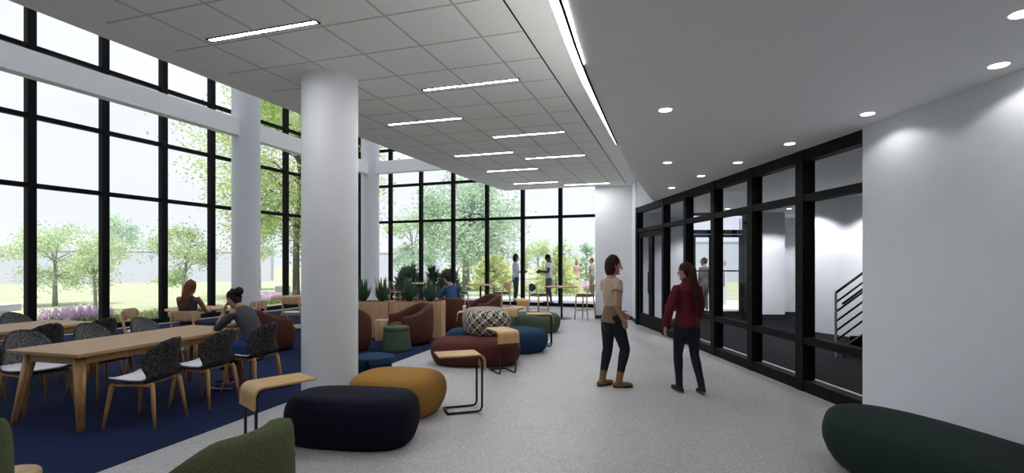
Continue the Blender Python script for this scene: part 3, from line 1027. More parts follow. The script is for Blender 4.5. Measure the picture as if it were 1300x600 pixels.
pebble('patterned_pouf', 'oval pouf in black and cream woven pattern lying on the ottomans', -.44, 8.75, .40, .58, .40, 'woven', TH + R(12), 2.7, None, z0=.402, under=.05, top=.10, cat='pouf', uv=True)

# ================================================================ BENT-PLY SIDE TABLES
def ply_table(label, px, d, ang, L=.50, W=.33, H=.62, foot=.40):
    t = thing('side_table', label, 'side table', (*V(px, d), 0), ang, 'bent ply side tables with black rod frames')
    th, r = .016, .075
    up = [(-L, H), (-L + .01, H + .002), (-r, H)]
    prof_o = [(-L, H - th / 2), (-L + .006, H)] + [(-r, H)] + [(-r + r * math.sin(R(a)), H - r + r * math.cos(R(a))) for a in range(10, 91, 10)] + [(0.004, H - .175)]
    ri = r - th
    prof_i = [(0.004 - th, H - .175)] + [(-r + ri * math.sin(R(a)), H - r + ri * math.cos(R(a))) for a in range(90, 0, -10)] + [(-r, H - th), (-L + .006, H - th)]
    b = B(); extrude_profile(b, prof_o + prof_i, -W / 2, W / 2); obj('top', b, M['ply'], t, True)
    rr = .0125
    xs_ = -th - rr - .002
    w = W / 2 - .045
    def bend(y):
        return [(-.30, y, H - th - rr), (-r - .01, y, H - th - rr), (xs_ - .018, y, H - th - .028), (xs_, y, H - .10), (xs_, y, .06), (xs_ - .015, y, .022), (xs_ - .05, y, rr), (-foot, y, rr)]
    pl = bend(-w) + bend(w)[::-1]
    b = B(); tube(b, pl, rr, 8); obj('frame', b, M['blackmetal'], t, 'all')
    return t
# angle = heading from the tip of the top towards its bent end
ply_table('bent-ply side table reaching over the black-navy ottoman in the foreground', 313, 4.07, cdir(-.70, -.71), foot=.33)
ply_table('bent-ply side table standing alone right of the ochre ottoman', 612, 5.58, cdir(.93, .30))
ply_table('bent-ply side table bent end towards the camera in front of the maroon ottoman', 646, 7.24, cdir(.42, -.9))
ply_table('bent-ply side table in front of the sage green ottoman', 702, 9.75, cdir(1, .0))
ply_table('bent-ply side table behind the woven pouf, its frame to the left', 580, 10.1, cdir(-1, -.1))
ply_table('bent-ply side table between the woven pouf and the sage ottoman', 648, 10.85, cdir(-.55, -.85))
ply_table('farthest bent-ply side table, before the left counter chair', 664, 13.3, cdir(.3, -1))

# ================================================================ DRUM STOOLS, PLANTERS
x, y = V(503.5, 9.22)
t = thing('drum_stool', 'sage green drum stool widening to its foot, before the maroon tub chair', 'stool', (x, y, 0), 0)
b = B(); lathe(b, [(.245, 0), (.26, .02), (.262, .06), (.225, .36), (.222, .375)], 40); obj('body', b, M['sage'], t, True)
b = B(); lathe(b, [(.222, .378), (.232, .388), (.232, .42), (.222, .436), (.15, .442), (.05, .443)], 40); obj('lid', b, M['sage'], t, True)
x, y = V(474, 6.45)
t = thing('drum_stool', 'blue drum stool half hidden behind the front column', 'stool', (x, y, 0), face(.1, -1))
b = B(); lathe(b, [(.215, 0), (.225, .02), (.228, .30), (.225, .33)], 40); obj('body', b, M['blue'], t, True)
b = B(); lathe(b, [(.225, .333), (.262, .345), (.262, .40), (.25, .416), (.15, .42), (.05, .42)], 40); obj('lid', b, M['blue'], t, True)
b = B(); box(b, .01, .224, .20, .06, .268, .40, .008); obj('strap', b, M['black'], t)
x, y = V(487, 10.45)
t = thing('oak_stump', 'oak block side table standing before the planter', 'side table', (x, y, 0), TH)
b = B(); lathe(b, [(.15, 0), (.155, .01), (.155, .41), (.15, .42)], 24, n=5); obj('block', b, M['wood3'], t, True)
x, y = c2w(-2.786, 2.83)
t = thing('oak_stump', 'oak block side table between the two olive tub chairs', 'side table', (x, y, 0), TH)
b = B(); lathe(b, [(.135, 0), (.14, .01), (.14, .42), (.132, .43)], 32); obj('block', b, M['wood3'], t, True)

def planter(xc0, xc1, zc, label, d=.46, h=.76):
    xm = (xc0 + xc1) / 2
    x, y = c2w(xm, zc)
    t = thing('planter', label, 'planter', (x, y, 0), TH + R(-4), 'oak planters between the lounge and the window wall')
    w = (xc1 - xc0) / 2
    b = B()
    box(b, -w, -d / 2, 0, w, -d / 2 + .025, h, .004); box(b, -w, d / 2 - .025, 0, w, d / 2, h, .004)
    box(b, -w, -d / 2 + .025, 0, -w + .025, d / 2 - .025, h, .004); box(b, w - .025, -d / 2 + .025, 0, w, d / 2 - .025, h, .004)
    obj('box', b, M['wood3'], t)
    b = B(); box(b, -w + .025, -d / 2 + .025, .02, w - .025, d / 2 - .025, h - .006); obj('soil', b, M['soil'], t)
    return t, h - .004
PL1, hs = planter(-3.72, -2.585, 11.0, 'oak planter box half behind the front column')
PL2, hs = planter(-2.565, -1.46, 10.95, 'oak planter box behind the maroon tub chair')
def aloe(px, d, label, seed, z0):
    rd = random.Random(seed)
    x, y = V(px, d)
    t = thing('aloe_plant', label, 'plant', (x, y, z0), 0, 'aloes in the oak planters')
    for k in range(22):
        a = k * 2.39996 + rd.uniform(-.2, .2)
        tilt = [R(rd.uniform(2, 10)), R(rd.uniform(13, 26)), R(rd.uniform(32, 58))][0 if k < 5 else (1 if k < 13 else 2)]
        ln = rd.uniform(.44, .56) * (1.0 if k < 13 else .72)
        b = B()
        pts, rad = [], []
        for i in range(7):
            s = i / 6
            tl = tilt * (1.15 - .55 * s)
            rr = .02 + ln * s * math.sin(tl)
            pts.append((rr * math.cos(a), rr * math.sin(a), ln * s * math.cos(tl)))
            wd = .05 * (1 - s) ** .75 * (1 if s > .1 else .8) + .002
            rad.append((wd, .010 * (1 - s) + .0015))
        tube(b, pts, rad, 8, right=(-math.sin(a), math.cos(a), 0))
        obj('leaf', b, M['aloe'], t, 'all')
    return t
aloe(461, 10.95, 'aloe at the left end of the planters, beside the front column', 1, hs)
aloe(485, 10.97, 'second aloe from the left, in front of the far column', 2, hs)
aloe(519.5, 10.9, 'third aloe from the left in the planters', 3, hs)
aloe(545.5, 10.9, 'aloe at the right end of the planters, beside the man in blue', 4, hs)

# ================================================================ TUB CHAIRS
def tub(label, loc, rz, mat, group, hb=.78, hf=.58, ro=.43, ri=.29, T=128):
    """local +y is the way the sitter faces"""
    t = thing('tub_chair', label, 'armchair', (loc[0], loc[1], 0), rz, group)
    b = B()
    nt = 41
    rings = []
    for i in range(nt):
        u = -1 + 2 * i / (nt - 1)
        a = u * R(T)
        s = abs(u)
        k = max(0, min(1, (s - .22) / .62)); k = k * k * (3 - 2 * k)
        h = hb + (hf - hb) * k
        end = 1.0
        if s > .9: end = max(.12, math.sqrt(max(0, 1 - ((s - .9) / .1) ** 2)))
        mid_ = (ro + ri) / 2
        def rr(r): return mid_ + (r - mid_) * (.35 + .65 * end)
        hh = h * (.9 + .1 * end)
        sec = [(rr(ro * .84), .02), (rr(ro * .93), .07), (rr(ro * 1.0), .24), (rr(ro * 1.015), .40), (rr(ro * 1.0), hh - .12), (rr(ro * .985), hh - .045), (rr(ro * .955), hh - .010), (mid_, hh + .002),
               (rr(ri * 1.06), hh - .010), (rr(ri * 1.01), hh - .05), (rr(ri), hh - .13), (rr(ri * .98), .36), (rr(ri * .98), .02)]
        dx, dy = math.sin(a), -math.cos(a)
        # stretch a little forward so that the arms reach the front
        rings.append([b.verts.new((r * dx, r * dy + (.10 * k), z)) for r, z in sec])
    n = len(rings[0])
    for p, q in zip(rings, rings[1:]):
        for i in range(n): b.faces.new((p[i], p[(i + 1) % n], q[(i + 1) % n], q[i]))
    b.faces.new(rings[0]); b.faces.new(rings[-1][::-1])
    obj('shell', b, M[mat], t, 'all')
    b = B(); lathe(b, [(.80, .03), (.90, .05), (1, .14), (1.03, .28), (1.0, .37), (.94, .405), (.8, .425), (.4, .432), (.1, .432)], 40, 0, .075, .285, .36, 2.4)
    obj('seat', b, M[mat], t, 'all')
    b = B(); lathe(b, [(.30, 0), (.30, .03)], 32); obj('plinth', b, M['black'], t, True)
    return t
g = 'maroon tub chairs of the lounge'
tub('maroon tub chair behind the seated woman in grey, turned away', V(342, 9.35), face(.75, .55), 'leather', g)
tub('maroon tub chair opening left in front of the oak planter', V(522, 10.02), face(-.85, -.6), 'leather', g)
tub('maroon tub chair seen from behind with the man in blue on it', V(574, 12.0), face(.02, 1), 'leather', g)
tub('maroon tub chair opening left behind the woven pouf', V(614, 12.9), face(-.88, -.55), 'leather', g)
tub('maroon tub chair mostly hidden behind the front column', V(440, 9.2), face(-.2, 1), 'leather', g)
g2 = 'olive tub chairs in the foreground'
tub('olive tweed tub chair in the foreground, its back rising beside the black-navy ottoman', c2w(-1.575, 2.62), face(-.95, .28), 'olive', g2, hb=.775, hf=.46)
tub('olive tweed tub chair cut by the lower left picture corner', c2w(-2.74, 2.22), face(-1, .25), 'olive', g2, hb=.90, hf=.5)
# cup on the small table beside the far tub chair, paper on the long table
x, y = V(589.5, 10.1)
t = thing('paper_cup', 'small pale cup with straw on the side table behind the woven pouf', 'cup', (x, y, .6205), 0)
b = B(); lathe(b, [(.026, 0), (.036, .10), (.037, .105)], 20); obj('body', b, M['cup'], t, True)
b = B(); lathe(b, [(.038, .105), (.038, .112), (.02, .118)], 20); obj('lid', b, M['paper'], t, True)
b = B(); tube(b, [(.005, 0, .115), (.015, 0, .22)], .004, 6); obj('straw', b, M['paper'], t)

# ================================================================ PEOPLE
def cloth(name, col, var=.08, rough=.85, scale=50):
    if name not in M: M[name] = pmat(name, col, rough, var=var, scale=scale, spec=.2)
    return M[name]
for nm, c in dict(skin_tan=(.36, .19, .125), skin_brown=(.20, .095, .06), skin_light=(.45, .27, .20), skin_dark=(.06, .032, .024)).items():
    M[nm] = pmat(nm, c, .55, var=.05, scale=12, spec=.35)
for nm, c in dict(hair_brown=(.028, .013, .009), hair_dark=(.016, .010, .009), hair_auburn=(.13, .045, .02), hair_black=(.006, .006, .006)).items():
    M[nm] = pmat(nm, c, .75, var=.35, scale=30, stretch=(6, 6, .6), spec=.15)
M['eye_white'] = pmat('eye_white', (.7, .7, .68), .3, var=.01)
M['lip'] = pmat('lip', (.30, .10, .085), .5, var=.05)

STAND = dict(
    spine=[(0, 0, .80), (0, 0, .90), (0, .012, 1.06), (0, .008, 1.24), (0, -.004, 1.355), (0, -.016, 1.425)],
    head=(0, .022, 1.585), yaw=0, pitch=0,
    shr=(.156, -.01, 1.37), elr=(.20, -.03, 1.09), wrr=(.225, .03, .86), hdr=(0, .15, -1),
    shl=(-.156, -.01, 1.37), ell=(-.20, -.03, 1.09), wrl=(-.225, .03, .86), hdl=(0, .15, -1),
    hipr=(.088, 0, .88), knr=(.09, .02, .49), anr=(.09, -.025, .085), ftr=(.12, 1),
    hipl=(-.088, 0, .88), knl=(-.09, .02, .49), anl=(-.09, -.025, .085), ftl=(-.12, 1), footdown=True)
SIT = dict(
    spine=[(0, -.02, .50), (0, -.06, .56), (0, -.09, .72), (0, -.08, .90), (0, -.07, 1.01), (0, -.06, 1.08)],
    head=(0, .0, 1.235), yaw=0, pitch=0,
    shr=(.172, -.07, 1.03), elr=(.23, .06, .80), wrr=(.15, .27, .79), hdr=(-.3, 1, 0),
    shl=(-.172, -.07, 1.03), ell=(-.23, .06, .80), wrl=(-.15, .27, .79), hdl=(.3, 1, 0),
    hipr=(.09, -.03, .53), knr=(.11, .40, .53), anr=(.11, .36, .09), ftr=(.1, 1),
    hipl=(-.09, -.03, .53), knl=(-.11, .40, .53), anl=(-.11, .36, .09), ftl=(-.1, 1))
SPR = [(.142, .106), (.155, .112), (.118, .088), (.138, .104), (.142, .084), (.074, .060)]
SPM = [(.142, .108), (.152, .110), (.140, .098), (.168, .112), (.182, .095), (.085, .07)]

def V3(p): return Vector(p)
def arm_pts(P, s):
    a, e, w_ = V3(P['sh' + s]), V3(P['el' + s]), V3(P['wr' + s])
    return a, e, w_
def leg_pts(P, s):
    return V3(P['hip' + s]), V3(P['kn' + s]), V3(P['an' + s])
def lerp(a, b, t): return a + (b - a) * t
def hand(b, w_, d, side, inward, curl=.35, k=1.0):
    """palm, four bent fingers and a thumb from the wrist w_ along d; inward: where the palm faces"""
    d = d.normalized()
    n = (inward - d * inward.dot(d)).normalized()
    t = d.cross(n).normalized()
    if side == 'l': t = -t
    # t points to the thumb side
    palm = w_ + d * .05 * k
    tube(b, [w_ - d * .01, w_ + d * .02 * k, palm, w_ + d * .088 * k], [(.024 * k, .018 * k), (.031 * k, .016 * k), (.040 * k, .0155 * k), (.038 * k, .012 * k)], 10, right=t, cap='round')
    for i, (off, ln) in enumerate(((.030, .068), (.010, .078), (-.010, .072), (-.029, .056))):
        base = w_ + d * .086 * k + t * off * k
        c = curl * (1 + .25 * i)
        d1 = (d + n * c * .5 + t * off * 2.2).normalized()
        d2 = (d + n * c * 1.5).normalized()
        d3 = (d + n * c * 2.6).normalized()
        p1 = base + d1 * ln * .45 * k; p2 = p1 + d2 * ln * .32 * k; p3 = p2 + d3 * ln * .24 * k
        tube(b, [base - d * .012, base, p1, p2, p3], [.0088 * k, .0088 * k, .0084 * k, .0078 * k, .0066 * k], 8, cap='round')
    tb = w_ + d * .022 * k + t * .026 * k
    p1 = tb + (t * .8 + d * .7 + n * .25).normalized() * .036 * k
    p2 = p1 + (t * .30 + d * .95 + n * .35).normalized() * .030 * k
    p3 = p2 + (d + n * .4).normalized() * .018 * k
    tube(b, [tb, p1, p2, p3], [.0125 * k, .0105 * k, .009 * k, .0075 * k], 8, cap='round')

def human(label, loc, rz, P, top, pants, shoes, hair, skin='skin_tan', H=1.68, vox=.007, man=False, z0=0.0, extra=None, group=None):
    k = H / 1.70
    t = thing('person', label, 'person', (loc[0], loc[1], z0), rz, group)
    t.scale = (k, k, k)
    S = SPM if man else SPR
    rt = V3(P['shr']) - V3(P['shl'])
    sp = [V3(p) for p in P['spine']]
    b = B()
    tube(b, sp, S, 16, right=rt, cap='round')
    hd = V3(P['head'])
    Rm = Matrix.Rotation(R(P['yaw']), 3, 'Z') @ Matrix.Rotation(R(P['pitch']), 3, 'X')
    def hp(x, y, z): return hd + Rm @ Vector((x, y, z))
    nk = sp[-1]
    up = hp(0, -.018, -.07)
    tube(b, [nk - (up - nk).normalized() * .03, lerp(nk, up, .5), up], [(.062, .058), (.050, .050), (.052, .054)], 12)
    # head: rings from chin to crown
    hs = [(-.118, .020, .026, .042), (-.108, .034, .042, .034), (-.085, .050, .062, .020), (-.055, .062, .080, .006), (-.02, .070, .091, -.002), (.015, .0745, .097, -.006),
          (.05, .073, .095, -.008), (.08, .060, .080, -.010), (.102, .038, .052, -.012), (.112, .014, .02, -.012)]
    tube(b, [hp(0, yo, z) for z, rx, ry, yo in hs], [(rx, ry) for z, rx, ry, yo in hs], 18, right=Rm @ Vector((1, 0, 0)))
    tube(b, [hp(0, .092, .018), hp(0, .103, -.012), hp(0, .113, -.032), hp(0, .098, -.042)], [(.009, .008), (.011, .012), (.016, .013), (.014, .010)], 8)
    tube(b, [hp(-.045, .075, .028), hp(0, .090, .030), hp(.045, .075, .028)], [.010, .012, .010], 8)      # brow
    tube(b, [hp(0, .066, -.105), hp(0, .078, -.098)], [.016, .014], 8, cap='round')                          # chin
    for s in (-1, 1):
        tube(b, [hp(s * .071, -.012, -.035), hp(s * .079, -.016, -.01), hp(s * .081, -.020, .018)], [(.006, .012), (.007, .018), (.006, .015)], 8, cap='round')
    for s, sg in (('r', 1), ('l', -1)):
        a, e, w_ = arm_pts(P, s)
        inn = Vector((-sg * .045, 0, -.015)) if not man else Vector((-sg * .05, 0, -.02))
        m = 1.12 if man else 1.0
        tube(b, [a + inn * 1.8, a, lerp(a, e, .35), lerp(a, e, .8), e], [.055 * m, .052 * m, .045 * m, .037 * m, .036 * m], 10, cap='round')
        tube(b, [e, lerp(e, w_, .25), lerp(e, w_, .7), w_], [.036 * m, .038 * m, .030 * m, .0235 * m], 10, cap='round')
        hv = V3(P['hd' + s])
        hand(b, w_, hv, s, V3(P.get('palm' + s, (-sg, 0, 0))), P.get('curl' + s, .35), 1.08 if man else 1.0)
        h, kn, an = leg_pts(P, s)
        tube(b, [h, lerp(h, kn, .3), lerp(h, kn, .75), kn], [.088, .083, .064, .055], 12, cap='round')
        tube(b, [kn, lerp(kn, an, .28), lerp(kn, an, .65), an], [.054, .056, .043, .034], 12, cap='round')
        f = V3((*P['ft' + s], 0)).normalized()
        tilt = P.get('tilt' + s, 0.0)
        f3 = (f + Vector((0, 0, tilt))).normalized()
        heel = an + Vector((0, 0, -.045)) - f3 * .045
        tube(b, [heel, an + Vector((0, 0, -.04)) + f3 * .05, an + Vector((0, 0, -.055)) + f3 * .14], [(.030, .032), (.038, .032), (.034, .018)], 10, cap='round')
    remeshed('body', b, vox, 5, M[skin], t)
    # eyes and mouth
    if vox < .01:
        for s in (-1, 1):
            b = B(); bmesh.ops.create_uvsphere(b, u_segments=10, v_segments=8, radius=.0105, matrix=Matrix.Translation(hp(s * .030, .083, .010))); obj('eye', b, M['eye_white'], t, 'all')
        b = B(); tube(b, [hp(-.022, .083, -.066), hp(0, .093, -.066), hp(.022, .083, -.066)], [.004, .0075, .004], 8, cap='round'); obj('mouth', b, M['lip'], t, 'all')
    # garments
    def torso(b, i0, i1, off, flare=0.0, drop=0.0):
        pts = [sp[i].copy() for i in range(i0, i1 + 1)]
        rad = [(S[i][0] + off, S[i][1] + off) for i in range(i0, i1 + 1)]
        if drop:
            dn = (sp[i0] - sp[i0 + 1]).normalized()
            pts.insert(0, pts[0] + dn * drop); rad.insert(0, (rad[0][0] + flare, rad[0][1] + flare))
        tube(b, pts, rad, 18, right=rt)
    def sleeve(b, s, ln, off):
        a, e, w_ = arm_pts(P, s)
        sg = 1 if s == 'r' else -1
        m = 1.12 if man else 1.0
        if ln <= 1:
            tube(b, [a + Vector((-sg * .09, 0, -.02)), a + Vector((0, 0, -.012)), lerp(a, e, ln)], [.050 + off, .046 * m + off, .047 * m + off * 1.6], 12)
        else:
            q = lerp(e, w_, ln - 1)
            tube(b, [a + Vector((-sg * .09, 0, -.015)), a + Vector((-sg * .006, 0, -.012)), lerp(a, e, .5), e], [.048 + off, .045 * m + off, .044 * m + off, .039 * m + off], 12, cap='round')
            tube(b, [e, lerp(e, q, .4), q], [.039 * m + off, .039 * m + off, .028 * m + off], 12)
    for g_ in top:
        b = B()
        torso(b, g_.get('i0', 1), g_.get('i1', 5), g_.get('off', .012), g_.get('flare', 0), g_.get('drop', 0))
        if g_.get('sleeve', 0) > 0:
            for s in 'rl': sleeve(b, s, g_['sleeve'], g_.get('off', .012))
        if g_.get('collar'):
            tube(b, [nk + Vector((0, -.02, -.075)), nk + Vector((0, -.02, -.03)), nk + Vector((0, -.012, .008))], [(.145, .115), (.125, .112), (.092, .088)], 16, right=rt, cap='round')
        remeshed(g_['name'], b, vox, 6, g_['mat'], t)
    b = B()
    off = pants.get('off', .010)
    tube(b, [sp[0], sp[1]], [(S[0][0] + off + .006, S[0][1] + off + .006), (S[1][0] + off, S[1][1] + off)], 18, right=rt, cap='round')
    if pants.get('high'): torso(b, 0, 2, off)
    for s in 'rl':
        h, kn, an = leg_pts(P, s)
        ln = pants['len']
        if ln <= 1:
            tube(b, [h, lerp(h, kn, .4), lerp(h, kn, ln)], [.090 + off, .086 + off, .072 + off * 2], 14, cap=True)
        else:
            tube(b, [h, lerp(h, kn, .3), lerp(h, kn, .75), kn], [.090 + off, .085 + off, .066 + off, .057 + off], 14, cap='round')
            q = lerp(kn, an, ln - 1)
            tube(b, [kn, lerp(kn, q, .3), lerp(kn, q, .7), q], [.057 + off, .058 + off, .046 + off, .040 + off], 14)
    remeshed('trousers' if pants['len'] > 1 else 'shorts', b, vox, 5, pants['mat'], t)
    for s in 'rl':
        h, kn, an = leg_pts(P, s)
        f = V3((*P['ft' + s], 0)).normalized()
        f3 = (f + Vector((0, 0, P.get('tilt' + s, 0.0)))).normalized()
        u3 = (Vector((0, 0, 1)) - f3 * f3.z).normalized()
        side = f3.cross(u3)
        o0 = an - u3 * .045
        b = B()
        tube(b, [o0 - f3 * .055, o0 - f3 * .01 , o0 + f3 * .06, o0 + f3 * .13, o0 + f3 * .165], [(.034, .036), (.040, .042), (.043, .038), (.041, .028), (.030, .020)], 12, right=side, cap='round')
        if shoes.get('shaft', 0):
            sh = (kn - an).normalized()
            tube(b, [an - u3 * .03, an + sh * shoes['shaft'] * .5, an + sh * shoes['shaft']], [.046, .046, .051], 12)
        so2 = remeshed('boot' if shoes.get('shaft', 0) > .05 else 'shoe', b, min(vox, .008), 4, shoes['mat'], t)
        b = B()
        q = an - u3 * .070
        tube(b, [q - f3 * .075, q, q + f3 * .07, q + f3 * .14, q + f3 * .185], [(.024, .013), (.037, .013), (.043, .013), (.040, .012), (.02, .010)], 12, right=side)
        if shoes.get('heel'): tube(b, [q - f3 * .03 + u3 * .02, q - f3 * .035 - u3 * .012], [.032, .026], 10)
        obj('sole', b, shoes['sole'], so2, 'all')
    # hair
    b = B()
    hc = [(-.035, .060, .060, -.042), (.0, .077, .080, -.034), (.03, .084, .094, -.024), (.06, .083, .100, -.018), (.09, .072, .088, -.016), (.112, .050, .062, -.016), (.124, .022, .03, -.016)]
    if hair['style'] == 'short':
        hc = hc[1:]
        tube(b, [hp(0, -.06, -.045), hp(0, -.045, 0)], [(.055, .035), (.07, .05)], 12, right=Rm @ Vector((1, 0, 0)), cap='round')
    tube(b, [hp(0, yo, z) for z, rx, ry, yo in hc], [(rx, ry) for z, rx, ry, yo in hc], 18, right=Rm @ Vector((1, 0, 0)), cap='round')
    X = Rm @ Vector((1, 0, 0))
    if hair['style'] == 'bob':
        tube(b, [hp(0, -.036, -.125), hp(0, -.046, -.10), hp(0, -.05, -.05), hp(0, -.04, .02), hp(0, -.02, .07)], [(.058, .040), (.078, .060), (.090, .074), (.093, .088), (.084, .085)], 18, right=X, cap='round')
    if hair['style'] == 'bun':
        bmesh.ops.create_icosphere(b, subdivisions=3, radius=.058, matrix=Matrix.Translation(hp(0, -.125, .055)))
        tube(b, [hp(0, -.05, -.06), hp(0, -.05, 0)], [(.055, .035), (.075, .06)], 12, right=X, cap='round')
    if hair['style'] in ('pony', 'long'):
        L_ = hair.get('len', .4)
        z = Vector((0, 0, 1))
        p0 = hp(0, -.105, .03)
        bk = Rm @ Vector((0, -1, 0)) if hair['style'] == 'pony' else Vector((0, -1, 0))
        bb_ = Vector((0, -1, 0))
        sway = Vector((hair.get('sway', 0), 0, 0))
        tube(b, [hp(0, -.06, .035), p0 + bk * .01, p0 + bb_ * .035 - z * .12, p0 + bb_ * .07 - z * L_ * .5 + sway * .5, p0 + bb_ * .075 - z * L_ * .85 + sway, p0 + bb_ * .07 - z * L_ + sway],
             [(.05, .04), (.060, .040), (.072, .040), (.074, .036), (.050, .026), (.016, .012)], 14, right=X, cap='round')
    remeshed('hair', b, max(vox, .006), 3, M[hair['mat']], t)
    if extra: extra(t, hp)
    return t

def pose(base, **kw):
    d = dict(base); d.update(kw); return d

def shorts_mesh():
    b = B()
    tube(b, [(0, -.05, .49), (0, -.085, .57), (0, -.05, .66)], [(.165, .13), (.178, .130), (.155, .118)], 16, right=(1, 0, 0), cap='round')
    for s in (-1, 1): tube(b, [(s * .09, -.03, .535), (s * .108, .10, .548), (s * .122, .24, .555)], [.106, .103, .092], 14, cap='round')
    return b
# woman in a beige blouse
c_beige = cloth('blouse_beige', (.40, .31, .235)); c_tail = cloth('blouse_tail', (.155, .11, .075)); c_den = cloth('dark_denim', (.012, .014, .021))
c_boot = cloth('tan_suede', (.21, .12, .055)); c_sole = cloth('dark_sole', (.02, .017, .015))
human('woman in beige blouse and tan boots standing on the pale floor', V(777, 6.58), cdir(.93, .38) - R(90),
      pose(STAND, yaw=-14, pitch=-3, head=(0, .03, 1.585),
           elr=(.235, -.10, 1.09), wrr=(.195, .04, .885), hdr=(-.12, .5, -1), palmr=(-1, 0, 0), curlr=.5,
           ell=(-.185, .05, 1.09), wrl=(-.12, .20, .95), hdl=(.3, .8, -.5),
           knr=(.10, .135, .50), anr=(.095, .04, .085), ftr=(.30, 1), knl=(-.085, -.01, .49), anl=(-.08, -.10, .085), ftl=(-.15, 1)),
      [dict(name='blouse_tail', mat=c_tail, i0=1, i1=3, off=.014, drop=.06, flare=.012), dict(name='blouse', mat=c_beige, i0=2, i1=5, off=.018, sleeve=.40)],
      dict(mat=c_den, len=1.72), dict(mat=c_boot, sole=c_sole, shaft=.14, heel=True), dict(style='bob', mat='hair_brown'), 'skin_tan', 1.66, .006)
# woman in a red hooded sweater
c_red = cloth('red_sweater', (.095, .009, .018)); c_leg = cloth('black_leggings', (.013, .014, .021)); c_bk = cloth('black_boot', (.018, .018, .022)); c_gum = cloth('gum_sole', (.25, .14, .09))
human('woman in dark red hooded sweater walking away, long ponytail', V(872, 6.30), cdir(-.12, 1) - R(90),
      pose(STAND, yaw=30, head=(-.01, .03, 1.585),
           ell=(-.25, -.03, 1.10), wrl=(-.285, .02, .86), hdl=(.05, .25, -1), elr=(.205, .03, 1.09), wrr=(.19, .14, .89), hdr=(0, .3, -1),
           hipr=(.085, 0, .88), knr=(.105, .0, .49), anr=(.14, -.13, .10), ftr=(.15, 1), tiltr=-.22,
           knl=(-.10, .05, .49), anl=(-.095, .02, .085), ftl=(-.1, 1)),
      [dict(name='undershirt', mat=c_leg, i0=0, i1=1, off=.022), dict(name='sweater', mat=c_red, i0=1, i1=5, off=.018, sleeve=1.97, drop=.045, flare=.004, collar=True)],
      dict(mat=c_leg, len=1.9, off=.003), dict(mat=c_bk, sole=c_gum, shaft=.10, heel=True), dict(style='pony', mat='hair_brown', len=.56, sway=.04), 'skin_tan', 1.585, .006)
# seated woman in grey
c_grey = cloth('grey_knit', (.055, .058, .068)); c_blu = cloth('blue_denim', (.018, .05, .15)); c_sn = cloth('navy_sneaker', (.05, .045, .11)); c_ws = cloth('white_sole', (.6, .6, .65))
wp = WCH.location
human('seated woman in grey top with hair bun leaning on the long table, chin in hand', (wp[0], wp[1]), WCH.rotation_euler.z,
      pose(SIT, spine=[(0, -.05, .52), (0, -.08, .57), (0, -.02, .73), (0, .09, .89), (0, .15, .98), (0, .19, 1.04)],
           head=(0, .30, 1.155), yaw=-8, pitch=-24,
           shr=(.168, .15, .99), elr=(.20, .36, .80), wrr=(.06, .50, .785), hdr=(-.7, .4, .0), palmr=(0, 0, -1),
           shl=(-.168, .15, .99), ell=(-.16, .40, .79), wrl=(-.07, .385, 1.0), hdl=(.35, .0, .9), palml=(.5, -.6, .2), curll=.8,
           knr=(.13, .36, .55), anr=(.06, .45, .12), ftr=(-.25, 1), tiltr=-.15, knl=(-.13, .36, .55), anl=(-.12, .30, .10), ftl=(-.25, 1)),
      [dict(name='top', mat=c_grey, i0=1, i1=5, off=.012, sleeve=1.08, drop=.05)],
      dict(mat=c_leg, len=1.65, off=.006), dict(mat=c_sn, sole=c_ws), dict(style='bun', mat='hair_dark'), 'skin_tan', 1.66, .007,
      extra=lambda t, hp: obj('denim_shorts', shorts_mesh(), c_blu, t, 'all'))

# seated woman in black, seen from behind
c_black = cloth('black_top', (.03, .034, .048))
human('seated woman in black sleeveless top seen from behind, auburn hair', (cafe.location[0], cafe.location[1]), cafe.rotation_euler.z,
      pose(SIT, yaw=6), [dict(name='top', mat=c_black, i0=1, i1=5, off=.012, sleeve=0, drop=.04)], dict(mat=c_leg, len=1.8), dict(mat=c_bk, sole=c_sole),
      dict(style='long', mat='hair_auburn', len=.42), 'skin_brown', 1.62, .009)
# man in blue on the tub chair
c_bs = cloth('blue_shirt', (.03, .07, .19))
tb = [o for o in bpy.data.objects if o.get('label', '').startswith('maroon tub chair seen from behind')][0]
human('man in blue shirt seated in a tub chair beyond the aloe planters', (tb.location[0] - .03, tb.location[1] + .04), tb.rotation_euler.z + R(38),
      pose(SIT, spine=[(0, -.02, .47), (0, -.06, .54), (0, -.03, .71), (0, .03, .89), (0, .05, 1.0), (0, .06, 1.07)], head=(-.06, .12, 1.215), yaw=20, pitch=-14,
           shr=(.165, .05, 1.02), shl=(-.165, .05, 1.02), elr=(.25, .14, .80), ell=(-.25, .14, .80), wrr=(.10, .33, .76), wrl=(-.10, .33, .76)),
      [dict(name='shirt', mat=c_bs, i0=1, i1=5, off=.016, sleeve=1.5, drop=.03)], dict(mat=c_den, len=1.9), dict(mat=c_bk, sole=c_sole),
      dict(style='short', mat='hair_dark'), 'skin_tan', 1.66, .010)
